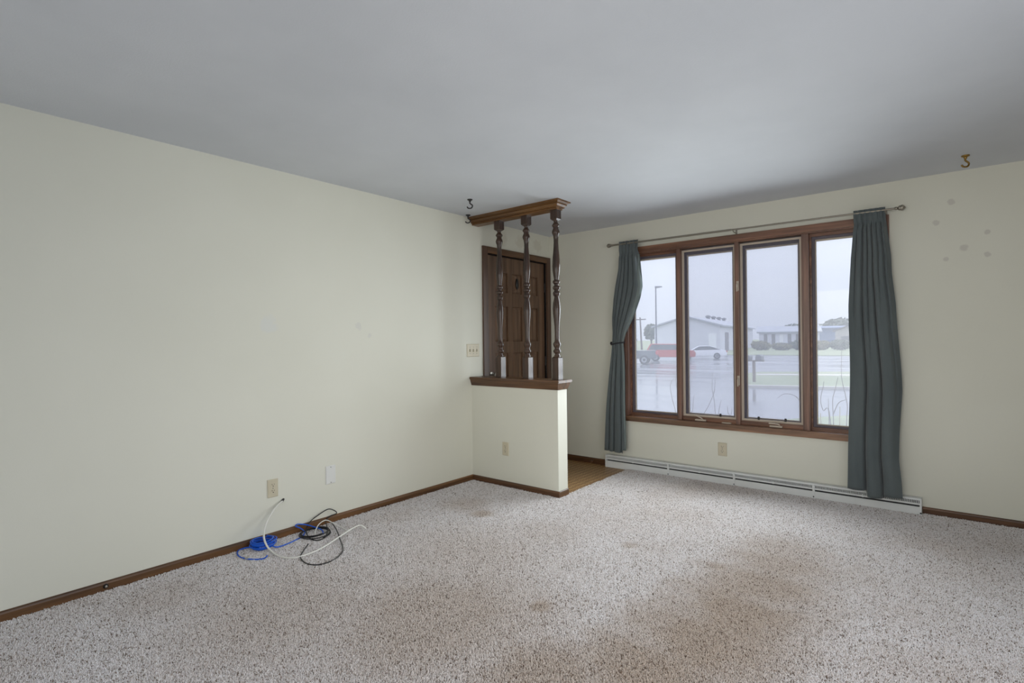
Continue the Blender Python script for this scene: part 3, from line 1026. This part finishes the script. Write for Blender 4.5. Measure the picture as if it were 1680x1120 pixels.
blue = empty('network_cable', (.11, -3.28, -.004), 'blue network cable rolled in a tight coil by the baseboard', 'cable')
bm = bmesh.new()
pts = []
turns = 7
for i in range(turns * 22 + 1):
    t = i / 22
    a = 2 * PI * t + 2.4
    lay = int(t) % 2
    rr = .062 + .007 * (int(t) % 3) + .003 * math.sin(t * 9)
    z = .008 + .0075 * (t * .95) + .003 * math.sin(a * 2)
    pts.append((.092 + rr * math.cos(a) * .95, -3.287 + rr * math.sin(a), z))
tube(bm, pts, .0040, 8)
autosmooth(obj('coil', bm, 'blue_cable', blue), 60)
bm = bmesh.new(); tube(bm, spline([(.135, -3.335, .024), (.06, -3.345, .014), (.022, -3.372, .008), (.030, -3.417, .005), (.107, -3.447, .005), (.171, -3.444, .005), (.234, -3.418, .005), (.273, -3.382, .006), (.285, -3.363, .014), (.28, -3.355, .02)], 8), .0040, 8)
autosmooth(obj('loose_end', bm, 'blue_cable', blue), 60)
bm = bmesh.new(); tube(bm, spline([(.155, -3.275, .028), (.185, -3.25, .016), (.171, -3.197, .007), (.153, -3.126, .006), (.118, -3.043, .006), (.070, -2.994, .012), (.030, -3.001, .030), (.018, -3.030, .050), (.018, -3.017, .060), (.025, -2.965, .045), (.074, -2.929, .030), (.133, -2.905, .015), (.190, -2.930, .006)], 8), .0040, 8)
autosmooth(obj('loose_end', bm, 'blue_cable', blue), 60)
o = obj('plug', bbox(-.011, .011, -.006, .006, -.004, .005, .002), 'clear_plug', blue)
o.location = Vector((.195, -3.435, .006)) - blue.location
o.rotation_euler = (0, 0, .5)

black = empty('black_cable', (.3, -3.0, -.004), 'thin black cable lying in loops by the baseboard', 'cable')
pts = [(.274, -3.085, .006), (.359, -3.170, .005), (.426, -3.224, .005), (.522, -3.251, .005), (.600, -3.234, .005), (.630, -3.178, .005), (.610, -3.094, .005), (.539, -3.007, .006), (.386, -2.927, .012),
       (.202, -2.841, .020), (.064, -2.797, .030), (.022, -2.800, .040), (.020, -2.768, .052), (.024, -2.722, .060), (.020, -2.735, .082), (.020, -2.785, .105), (.020, -2.850, .088), (.022, -2.925, .055), (.056, -2.975, .020),
       (.162, -3.020, .008), (.253, -3.022, .005), (.262, -2.968, .005), (.195, -2.903, .010), (.123, -2.862, .030), (.050, -2.831, .045)]
bm = bmesh.new(); tube(bm, spline(pts, 8), .0034, 8)
autosmooth(obj('long_loop', bm, 'black_cable', black), 60)
bm = bmesh.new()
pts = []
for i in range(3 * 20 + 1):
    a = 2 * PI * i / 20
    pts.append((.15 + (.098 + .012 * math.sin(a * .33)) * math.cos(a), -2.966 + (.100 - .016 * (i / 60)) * math.sin(a), .007 + .004 * i / 20 + .02 * (.5 + .5 * math.sin(a + .6)) * (i / 60)))
tube(bm, pts, .0034, 8)
autosmooth(obj('coil', bm, 'black_cable', black), 60)

# =================================================================== ceiling hooks
def hook(loc, label, m, ang):
    e = empty('ceiling_hook', (loc[0], loc[1], H - .06), label, 'hook', 'swag hooks in the ceiling')
    x, y = loc
    d = Vector((math.cos(ang), math.sin(ang), 0))
    bm = bmesh.new(); lathe(bm, [(.022, H - .0005), (.021, H - .006), (.010, H - .012), (.007, H - .022)], (x, y, 0), 'Z', 16)
    autosmooth(obj('hook_base', bm, m, e))
    bm = bmesh.new()
    p = Vector((x, y, H - .02))
    tube(bm, spline([p, p + Vector((0, 0, -.012)), p + d * .02 + Vector((0, 0, -.03)), p + d * .012 + Vector((0, 0, -.05)), p - d * .012 + Vector((0, 0, -.052)), p - d * .024 + Vector((0, 0, -.04))], 6), .0055, 8)
    autosmooth(obj('hook_shank', bm, m, e), 60)
hook((.446, -1.736), 'dark metal hook in the ceiling in front of the spindles', 'black_iron', .6)
hook((3.542, -.389), 'brass hook in the ceiling near the right end of the curtain rod', 'brass', .6)
hook((.062, -1.36), 'dark metal hook at the ceiling edge by the left end of the top rail', 'black_iron', .6)

# =================================================================== carpet pile
def make_pile():
    rng = np.random.default_rng(3)
    step = .0064
    xs = np.arange(.016, 4.4, step)
    ys = np.arange(-4.85, -.012, step)
    X, Y = np.meshgrid(xs, ys)
    X = X.ravel(); Y = Y.ravel()
    X = X + rng.uniform(-.45, .45, X.size) * step
    Y = Y + rng.uniform(-.45, .45, Y.size) * step
    keep = ~((X < .970) & (Y > HY0 - .014)) & ~((X < HX + .016) & (Y > HY0 - .014) & (Y < HY1 + .0)) & (X > .015)
    keep &= ~((Y > HF - .004) & (X > HX0 - .01) & (X < HX1 + .01))
    keep &= Y < -.014
    # only what the room's own view can show (a generous wedge around it)
    keep &= ~((X > 1.0) & (Y < -4.35)) & ~((X > 3.0) & (Y < -3.2 - (X - 3.0) * .2))
    X = X[keep]; Y = Y[keep]
    n = X.size
    P = np.zeros((n, 3)); P[:, 0] = X; P[:, 1] = Y; P[:, 2] = -.0112
    me = bpy.data.meshes.new('carpet_points')
    me.vertices.add(n)
    me.vertices.foreach_set('co', P.ravel())
    # lean of the pile drifts slowly over the floor
    fx = .35 * np.sin(X * 2.1 + 1.3 * np.sin(Y * 1.7)) + .25 * np.sin(Y * 3.1 + X)
    fy = .35 * np.cos(Y * 1.9 + 1.1 * np.sin(X * 1.3)) + .2 * np.sin(X * 3.7 - Y)
    rot = np.stack([fx * .5 + rng.normal(0, .32, n), fy * .5 + rng.normal(0, .32, n), rng.uniform(0, 6.283, n)], 1)
    a = me.attributes.new('lean', 'FLOAT_VECTOR', 'POINT'); a.data.foreach_set('vector', rot.astype(np.float32).ravel())
    a = me.attributes.new('size', 'FLOAT', 'POINT'); a.data.foreach_set('value', rng.uniform(.8, 1.25, n).astype(np.float32))
    a = me.attributes.new('fleck', 'FLOAT', 'POINT'); a.data.foreach_set('value', rng.uniform(0, 1, n).astype(np.float32))
    me.update()
    o = bpy.data.objects.new('carpet_pile', me)
    COL.objects.link(o)
    # one tuft of yarn
    tm = bpy.data.meshes.new('carpet_tuft')
    vs, fs, sid = [], [], []
    r2 = random.Random(5)
    for q in range(6):
        a0 = 2 * PI * q / 6 + r2.uniform(-.4, .4)
        rad = .0034 if q < 5 else .0004
        bx, by = rad * math.cos(a0), rad * math.sin(a0)
        lx, ly = r2.uniform(-.0022, .0022) + bx * .35, r2.uniform(-.0022, .0022) + by * .35
        hz = r2.uniform(.0105, .0138)
        b0 = len(vs)
        for (r, t) in ((.0021, 0), (.0022, .6), (.0012, 1.0)):
            for k in range(4):
                w = 2 * PI * k / 4 + t * 1.3 + q
                vs.append((bx + lx * t * t + r * math.cos(w), by + ly * t * t + r * math.sin(w), hz * t))
        for j in range(2):
            for k in range(4):
                fs.append((b0 + j * 4 + k, b0 + j * 4 + (k + 1) % 4, b0 + j * 4 + 4 + (k + 1) % 4, b0 + j * 4 + 4 + k))
                sid.append(q)
        fs.append((b0 + 8, b0 + 9, b0 + 10, b0 + 11)); sid.append(q)
    tm.from_pydata(vs, [], fs)
    tm.polygons.foreach_set('use_smooth', [True] * len(tm.polygons))
    at = tm.attributes.new('strand', 'FLOAT', 'FACE'); at.data.foreach_set('value', [float(v) for v in sid])
    tm.materials.append(MATS['carpet_tuft'])
    # geometry nodes: the tuft mesh is carried by a node-group input object kept out of the scene
    to = bpy.data.objects.new('carpet_tuft', tm)
    ng = bpy.data.node_groups.new('pile', 'GeometryNodeTree')
    ng.interface.new_socket('Geometry', in_out='INPUT', socket_type='NodeSocketGeometry')
    ng.interface.new_socket('Geometry', in_out='OUTPUT', socket_type='NodeSocketGeometry')
    N = ng.nodes; Lk = ng.links
    gi = N.new('NodeGroupInput'); go = N.new('NodeGroupOutput')
    m2p = N.new('GeometryNodeMeshToPoints')
    iop = N.new('GeometryNodeInstanceOnPoints')
    oi = N.new('GeometryNodeObjectInfo'); oi.inputs['Object'].default_value = to
    an = N.new('GeometryNodeInputNamedAttribute'); an.data_type = 'FLOAT_VECTOR'; an.inputs['Name'].default_value = 'lean'
    sn = N.new('GeometryNodeInputNamedAttribute'); sn.data_type = 'FLOAT'; sn.inputs['Name'].default_value = 'size'
    Lk.new(gi.outputs[0], m2p.inputs[0])
    Lk.new(m2p.outputs[0], iop.inputs['Points'])
    Lk.new(oi.outputs['Geometry'], iop.inputs['Instance'])
    Lk.new(an.outputs[0], iop.inputs['Rotation'])
    Lk.new(sn.outputs[0], iop.inputs['Scale'])
    Lk.new(iop.outputs[0], go.inputs[0])
    md = o.modifiers.new('pile', 'NODES'); md.node_group = ng
    tag(o, 'worn beige flecked carpet pile covering the living room floor', 'carpet', kind='stuff')
    return o
make_pile()

# =================================================================== outside
GZ = -0.9
def ground(name, poly, z0, z1, m, label, cat):
    bm = bmesh.new(); prism(bm, poly, 'Z', z0, z1)
    return tag(obj(name, bm, m), label, cat, kind='structure')
ground('street_pavement', [(-220, 2.0), (120, 2.0), (120, 67), (-5.6, 67), (-20, 66.8), (-60, 64), (-220, 58)], GZ - .3, GZ, 'wet_asphalt', 'wide wet grey street and parking pavement outside', 'street')
ground('far_field', [(-400, 57), (-60, 63.5), (-20, 66.3), (-5.6, 66.5), (200, 66.5), (200, 700), (-400, 700)], GZ - .3, GZ + .06, 'grass', 'pale green field across the street', 'lawn')
ground('house_bed', [(-15, .16), (20, .16), (20, 2.6), (-15, 2.6)], GZ - .3, GZ + .1, 'grass', 'planting bed below the window', 'lawn')
ground('front_lawn', [(.1, 10.5), (1.3, 12.2), (8, 20), (20, 20), (20, 2.6), (5.0, 2.6), (1.0, 8.0)], GZ - .3, GZ + .05, 'grass', 'corner of green lawn low behind the right pane', 'lawn')
ground('grass_verge', [(-3.7, 20.2), (.1, 21.4), (20, 27.5), (20, 40), (-1.3, 33.0), (-5.7, 30.6), (-6.0, 29.0), (-4.6, 23.0)], GZ - .3, GZ + .08, 'grass', 'grass verge between driveway and street', 'lawn')
ground('sidewalk', [(-5.1, 27.2), (-.8, 28.8), (20, 36.4), (20, 37.9), (-.9, 30.0), (-5.3, 28.2)], GZ - .2, GZ + .1, 'concrete', 'pale concrete sidewalk crossing the verge', 'sidewalk')
ground('kerb', [(-3.75, 19.9), (.12, 21.1), (20, 27.2), (20, 27.5), (.1, 21.4), (-3.75, 20.2)], GZ - .2, GZ + .1, 'concrete', 'concrete kerb along the near edge of the verge', 'kerb')

# ---- vehicles
def vehicle(name, label, loc, rot, paint, low, cab, half, wheels, wr, ground_z=GZ, extras=()):
    """low/cab: side outlines (x forward, z); half: half width"""
    e = empty(name, (loc[0], loc[1], ground_z), label, 'car', 'vehicles outside')
    e.rotation_euler = (0, 0, rot)
    def add(nm, bm, m, par=e, sm=False):
        me = bpy.data.meshes.new(nm)
        bmesh.ops.recalc_face_normals(bm, faces=bm.faces)
        bm.to_mesh(me); bm.free()
        o = bpy.data.objects.new(nm, me); COL.objects.link(o); me.materials.append(MATS[m]); o.parent = par
        if sm:
            autosmooth(o, 35)
        return o
    bm = bmesh.new(); prism(bm, low, 'Y', -half, half)
    bmesh.ops.bevel(bm, geom=[ed for ed in bm.edges], offset=.05, segments=2, affect='EDGES')
    body = add('body', bm, paint, sm=True)
    zt = max(z for _, z in cab); zb = min(z for _, z in cab)
    bm = bmesh.new(); prism(bm, cab, 'Y', -half + .06, half - .06)
    for v in bm.verts:
        t = (v.co.z - zb) / (zt - zb)
        v.co.y *= 1 - .17 * t
    bmesh.ops.bevel(bm, geom=[ed for ed in bm.edges], offset=.04, segments=2, affect='EDGES')
    add('cabin', bm, paint, sm=True)
    # glazing: side windows just proud of the cabin
    cx = sum(x for x, _ in cab) / len(cab)
    inner = [(cx + (x - cx) * .90, zb + .04 + (z - zb) * .84) for x, z in cab]
    for s in (-1, 1):
        bm = bmesh.new()
        vs = []
        for x, z in inner:
            t = (z - zb) / (zt - zb)
            vs.append(bm.verts.new((x, s * ((half - .06) * (1 - .17 * t) + .012), z)))
        vb = [bm.verts.new((v.co.x, v.co.y - s * .02, v.co.z)) for v in vs]
        bm.faces.new(vs); bm.faces.new(vb)
        for i in range(len(vs)):
            bm.faces.new((vs[i], vs[(i + 1) % len(vs)], vb[(i + 1) % len(vs)], vb[i]))
        add('side_window', bm, 'car_glass')
    for wx in wheels:
        for s in (-1, 1):
            bm = bmesh.new(); lathe(bm, [(wr * .62, s * (half - .2)), (wr, s * (half - .2)), (wr, s * (half + .0)), (wr * .92, s * (half + .02)), (wr * .62, s * (half + .02))], (wx, 0, wr), 'Y', 20)
            w = add('wheel', bm, 'tyre')
            bm = bmesh.new(); lathe(bm, [(wr * .62, s * (half - .02)), (wr * .6, s * (half + .028)), (wr * .2, s * (half + .018))], (wx, 0, wr), 'Y', 14)
            add('wheel_rim', bm, 'wheel_rim', w)
    for (nm, m, b) in extras:
        bm = bmesh.new(); box(bm, *b)
        add(nm, bm, m)
    return e

# view-right direction outside at about 55 m lies along (0.94, 0.34)
vr = math.atan2(.36, .93)
vehicle('white_car', 'white sedan parked across the wet street', (-17.2, 52.6), vr + PI, 'car_white',
        [(-2.35, .32), (2.35, .3), (2.4, .55), (2.25, .78), (1.1, .93), (-1.6, .98), (-2.3, .93), (-2.4, .6)],
        [(1.25, .9), (.45, 1.38), (-.65, 1.42), (-1.9, .97), (-1.6, .9)], .9, (1.45, -1.4), .33,
        extras=(('tail_light', 'tail_red', (-2.42, -2.3, -.85, -.45, .72, .88)), ('tail_light', 'tail_red', (-2.42, -2.3, .45, .85, .72, .88))))
vehicle('red_suv', 'red sport utility car parked behind the grey pickup', (-18.0, 46.0), vr, 'car_red',
        [(-2.3, .4), (2.3, .4), (2.35, .8), (2.2, 1.02), (1.2, 1.1), (-2.25, 1.12), (-2.35, .7)],
        [(1.25, 1.05), (.6, 1.68), (-1.9, 1.72), (-2.25, 1.08)], .93, (1.42, -1.42), .37)
vehicle('grey_pickup', 'dark grey pickup truck at the left edge of the left pane', (-19.0, 38.3), vr + PI, 'car_grey',
        [(-2.75, .5), (2.75, .48), (2.8, .9), (2.65, 1.12), (1.2, 1.18), (-2.7, 1.2), (-2.8, .75)],
        [(1.2, 1.12), (.6, 1.82), (-.75, 1.84), (-1.0, 1.15)], .97, (1.75, -1.75), .40,
        extras=(('tail_light', 'tail_red', (-2.83, -2.7, -.93, -.75, .85, 1.14)), ('tail_light', 'tail_red', (-2.83, -2.7, .75, .93, .85, 1.14))))

# ---- street lamp and utility pole
lp = empty('street_lamp', (-23.9, 55.8, GZ), 'tall grey street lamp with a flat head', 'street lamp')
bm = bmesh.new(); tube(bm, [(-23.9, 55.8, GZ), (-23.9, 55.8, 7.45)], .11, 10, .075); obj('lamp_pole', bm, 'pole_metal', lp)
bm = bmesh.new(); prism(bm, [(-23.95, 7.38), (-23.2, 7.45), (-23.2, 7.56), (-23.95, 7.6)], 'Y', 55.65, 56.05); obj('lamp_head', bm, 'pole_metal', lp)
up = empty('utility_pole', (-44.2, 94.0, GZ), 'wooden utility pole with crossarm beside the far tree', 'utility pole')
bm = bmesh.new(); tube(bm, [(-44.2, 94.0, GZ), (-44.5, 94.0, 5.6)], .2, 10, .13); obj('pole_shaft', bm, 'bark', up)
bm = bmesh.new(); box(bm, -45.7, -43.3, 93.9, 94.1, 5.1, 5.3); obj('crossarm', bm, 'bark', up)

# ---- buildings
def gable_building(name, label, A, along, length, width, eave, peak, wall, roof, over=.5, doors=(), vents=()):
    """A: ground corner of the gable end on the near-left; gable runs along 'g', building runs along 'along'"""
    a = Vector((along[0], along[1], 0)).normalized()
    g = Vector((a.y, -a.x, 0))            # to the right of 'along'
    o = Vector((A[0], A[1], GZ))
    e = empty(name, o, label, 'building', 'buildings across the street')
    P = lambda s, t, z: o + g * s + a * t + Vector((0, 0, z))
    bm = bmesh.new()
    pr = [(0, 0), (width, 0), (width, eave), (width / 2, peak), (0, eave)]
    V0 = [bm.verts.new(P(s, 0, z)) for s, z in pr]; V1 = [bm.verts.new(P(s, length, z)) for s, z in pr]
    bm.faces.new(V0); bm.faces.new(V1[::-1])
    for i in range(5):
        bm.faces.new((V0[i], V0[(i + 1) % 5], V1[(i + 1) % 5], V1[i]))
    obj('walls', bm, wall, e)
    sl = (peak - eave) / (width / 2)
    for sgn in (0, 1):
        bm = bmesh.new()
        q = [(-over, eave - sl * over + .04), (width / 2, peak + .04), (width / 2, peak + .28), (-over, eave - sl * over + .28)]
        if sgn:
            q = [(width - s, z) for s, z in q]
        V0 = [bm.verts.new(P(s, -over, z)) for s, z in q]; V1 = [bm.verts.new(P(s, length + over, z)) for s, z in q]
        bm.faces.new(V0); bm.faces.new(V1)
        for i in range(4):
            bm.faces.new((V0[i], V0[(i + 1) % 4], V1[(i + 1) % 4], V1[i]))
        obj('roof_slope', bm, roof, e)
    for (side, t0, t1, z0, z1, m) in doors:
        bm = bmesh.new()
        if side == 'gable':
            q = [(t0, -.08), (t1, -.08), (t1, .02), (t0, .02)]
        else:
            q = [(width - .02, t0), (width + .08, t0), (width + .08, t1), (width - .02, t1)]
        V0 = [bm.verts.new(P(s, t, z0)) for s, t in q]; V1 = [bm.verts.new(P(s, t, z1)) for s, t in q]
        bm.faces.new(V0); bm.faces.new(V1)
        for i in range(4):
            bm.faces.new((V0[i], V0[(i + 1) % 4], V1[(i + 1) % 4], V1[i]))
        obj('door', bm, m, e)
    for t in vents:
        bm = bmesh.new()
        c = P(width / 2, t, peak)
        lathe(bm, [(.35, .0), (.35, .5), (.55, .55), (.5, .8), (.1, .95)], c, 'Z', 10)
        obj('roof_vent', bm, 'pole_metal', e)
    return e

al = Vector((-.10, .995, 0))
gable_building('metal_barn', 'long pale metal barn with a low gable and roof vents', (-36.3, 82.6), (-.13, .99), 36, 10.8, 4.2, 5.75, 'metal_siding', 'metal_roof',
               doors=[('gable', 9.0, 10.2, 0.2, 3.0, 'door_white'), ('side', 4, 7, 0, 3.2, 'door_grey')], vents=(17, 22, 27.5, 33))
gable_building('storage_building', 'low pale storage building with a row of grey doors', (-31.0, 128.0), (.97, .24), 11.5, 8, 3.3, 4.4, 'metal_siding', 'metal_roof',
               doors=[('side', .9 + 1.55 * i, 1.6 + 1.55 * i, .3, 2.9, ('door_grey', 'door_white')[i % 3 == 2]) for i in range(7)])
gable_building('blue_warehouse', 'long blue-grey warehouse far behind the hedge', (-24, 150), (.99, .1), 16, 8, 4.2, 4.6, 'blue_siding', 'blue_siding')
gable_building('tan_house', 'grey gabled building far off beside the right curtain', (-15.2, 124), (-.05, 1), 12, 9, 3.4, 5.2, 'tan_siding', 'door_grey',
               doors=[('gable', 1.0, 4.6, 0, 2.3, 'door_grey')])

# ---- foliage
def foliage(bm, c, r, n, s, rnd):
    for _ in range(n):
        d = Vector((rnd.gauss(0, 1), rnd.gauss(0, 1), rnd.gauss(0, 1))).normalized()
        q = rnd.uniform(.45, 1) ** .6
        p = Vector((c[0] + d.x * r[0] * q, c[1] + d.y * r[1] * q, c[2] + d.z * r[2] * q))
        a = Vector((rnd.gauss(0, 1), rnd.gauss(0, 1), rnd.gauss(0, 1))).normalized()
        b = a.orthogonal().normalized()
        k = s * rnd.uniform(.6, 1.3)
        v = [bm.verts.new(p + a * k), bm.verts.new(p + b * k * .6), bm.verts.new(p - a * k), bm.verts.new(p - b * k * .6)]
        bm.faces.new(v)
def plant(name, label, c, r, n, s, m, cat, group, trunk=0.0, seed=1):
    rnd = random.Random(seed)
    e = empty(name, (c[0], c[1], GZ + .05), label, cat, group)
    bm = bmesh.new()
    foliage(bm, (c[0], c[1], GZ + trunk + r[2] * .85), (r[0] * .8, r[1] * .8, r[2] * .8), n // 2, s, rnd)
    for _ in range(5):
        foliage(bm, (c[0] + rnd.uniform(-.5, .5) * r[0], c[1] + rnd.uniform(-.5, .5) * r[1], GZ + trunk + r[2] * rnd.uniform(.5, 1.25)),
                (r[0] * .5, r[1] * .5, r[2] * .45), n // 10, s, rnd)
    me_o = obj('foliage', bm, m, e)
    bm = bmesh.new(); tube(bm, [(c[0], c[1], GZ), (c[0] + .1, c[1], GZ + trunk + r[2] * .9)], .08 + trunk * .05, 8)
    for k in range(4):
        a = rnd.uniform(0, 6.28)
        tube(bm, [(c[0], c[1], GZ + trunk * .8), (c[0] + math.cos(a) * r[0] * .6, c[1] + math.sin(a) * r[1] * .6, GZ + trunk + r[2])], .05, 6, .02)
    obj('stem', bm, 'bark', e)
plant('broad_tree', 'round grey-green tree left of the metal barn', (-46.8, 104, 0), (1.9, 1.9, 2.2), 900, .28, 'far_leaf', 'tree', 'far trees', 1.9, 1)
plant('small_tree', 'small ragged tree at the left edge of the left pane', (-50.5, 102, 0), (1.5, 1.5, 1.5), 500, .26, 'far_leaf', 'tree', 'far trees', .8, 2)
plant('far_tree', 'low far tree in the gap right of the storage building', (-30, 158, 0), (5, 3, 2.6), 900, .5, 'far_leaf', 'tree', 'far trees', 1.6, 3)
plant('far_tree', 'dark far tree showing over the blue warehouse', (-20, 172, 0), (7, 3, 3.0), 900, .55, 'far_leaf', 'tree', 'far trees', 2.6, 4)
hedge = [(-21.5, 92, 1.9, 'dry'), (-18.6, 93, 1.5, 'dry'), (-16.0, 94, 2.0, 'far'), (-13.0, 94, 1.9, 'dry'), (-10.2, 94, 2.1, 'far'), (-7.0, 95, 1.9, 'dry')]
hl = ['dry bush at the left end of the far hedge', 'second bush from the left in the far hedge', 'third bush from the left in the far hedge',
      'bush in the far hedge behind the right mullion', 'green bush in the far hedge behind the right pane', 'dry bush at the right end of the far hedge']
for i, (x, y, h, k) in enumerate(hedge):
    plant('hedge_bush', hl[i], (x, y, 0), (1.9, 1.2, h * .5), 1100, .2, 'dry_bush' if k == 'dry' else 'far_leaf', 'bush', 'bushes of the far hedge', 0.05, 20 + i)

# ---- mailboxes on one post
mb = empty('mailbox_post', (-3.86, 22.3, GZ), 'two grey mailboxes on one wooden post by the street', 'mailbox')
obj('post', bbox(-3.92, -3.80, 22.24, 22.36, GZ, .22, .01), 'post_wood', mb)
obj('crossboard', bbox(-4.25, -3.4, 22.22, 22.38, .16, .22, .01), 'post_wood', mb)
for x, w in ((-4.1, .11), (-3.60, .13)):
    bm = bmesh.new()
    q = [(x - w, .22)] + [(x + w * math.cos(t), .36 + w * math.sin(t)) for t in [PI - PI * i / 8 for i in range(9)]] + [(x + w, .22)]
    prism(bm, q, 'Y', 22.05, 22.55)
    bx = obj('mailbox', bm, 'mailbox_metal', mb)
    obj('mailbox_door', bbox(x - w * .8, x + w * .8, 22.03, 22.05, .24, .44, .004), 'door_grey', bx)

# ---- bare shrubs just outside the glass
def shrub(name, label, base, stems, m, r=.0048):
    e = empty(name, (base[0], base[1], GZ + .1), label, 'shrub', 'bare shrubs outside the glass')
    for st in stems:
        bm = bmesh.new(); tube(bm, spline(st, 6), r, 6, r * .45)
        obj('branch', bm, m, e)
y1 = .85
shrub('bare_shrub', 'bare curving shrub behind the left pane beside the mullion', (1.10, y1), [
    [(1.12, y1, GZ + .05), (1.13, y1, .1), (1.095, y1, .44), (1.05, y1, .62), (1.03, y1, .74), (1.04, y1, .80), (1.07, y1, .85)],
    [(1.13, y1, .1), (1.14, y1 + .03, .45), (1.10, y1 + .03, .70), (1.085, y1 + .02, .82), (1.10, y1, .95)]], 'twig')
y1 = 1.0
shrub('bare_shrub', 'bare forked shrub low behind the second pane', (1.45, y1), [
    [(1.40, y1, GZ + .05), (1.33, y1, .1), (1.32, y1, .38), (1.40, y1, .55), (1.455, y1, .68), (1.47, y1, .76), (1.475, y1, .86)],
    [(1.42, y1, GZ + .05), (1.475, y1, .2), (1.47, y1, .5), (1.455, y1, .66), (1.44, y1, .75), (1.45, y1, .92)],
    [(1.44, y1, GZ + .05), (1.50, y1, .3), (1.51, y1, .5), (1.535, y1, .62)],
    [(1.36, y1, GZ + .05), (1.21, y1, .3), (1.225, y1, .5), (1.24, y1, .66)],
    [(1.50, y1, GZ + .05), (1.62, y1, .3), (1.605, y1, .5), (1.60, y1, .56)],
    [(1.50, y1, GZ + .05), (1.60, y1, .3), (1.64, y1, .48), (1.645, y1, .54)]], 'twig')
shrub('bare_shrub', 'thin arching twig low behind the third pane', (2.35, y1), [
    [(2.50, y1, GZ + .05), (2.46, y1, .3), (2.40, y1, .60), (2.33, y1, .63), (2.25, y1, .71), (2.16, y1, .72), (2.10, y1, .68)]], 'twig', .005)
shrub('bare_shrub', 'bare upright shrub with pale stems behind the right pane', (2.58, y1), [
    [(2.58, y1, GZ + .05), (2.585, y1, .3), (2.585, y1, .5), (2.58, y1, .68), (2.60, y1, .78), (2.625, y1, .9)],
    [(2.55, y1, GZ + .05), (2.55, y1, .4), (2.545, y1, .6), (2.545, y1, .70)],
    [(2.60, y1, GZ + .05), (2.56, y1, .48), (2.50, y1, .58), (2.48, y1, .68), (2.50, y1, .80), (2.51, y1, .86)],
    [(2.66, y1, GZ + .05), (2.69, y1, .4), (2.70, y1, .62), (2.685, y1, .74), (2.655, y1, .92), (2.66, y1, 1.2)],
    [(2.585, y1, .55), (2.63, y1, .66), (2.70, y1, .70)]], 'twig')
shrub('bare_shrub', 'pale dry stalks low in the right pane', (2.5, 1.3), [
    [(2.46, 1.25, GZ + .05), (2.44, 1.25, .3), (2.435, 1.25, .52)],
    [(2.60, 1.25, GZ + .05), (2.60, 1.25, .3), (2.605, 1.25, .6)],
    [(2.74, 1.25, GZ + .05), (2.74, 1.25, .3), (2.745, 1.25, .55)]], 'pale_twig', .008)
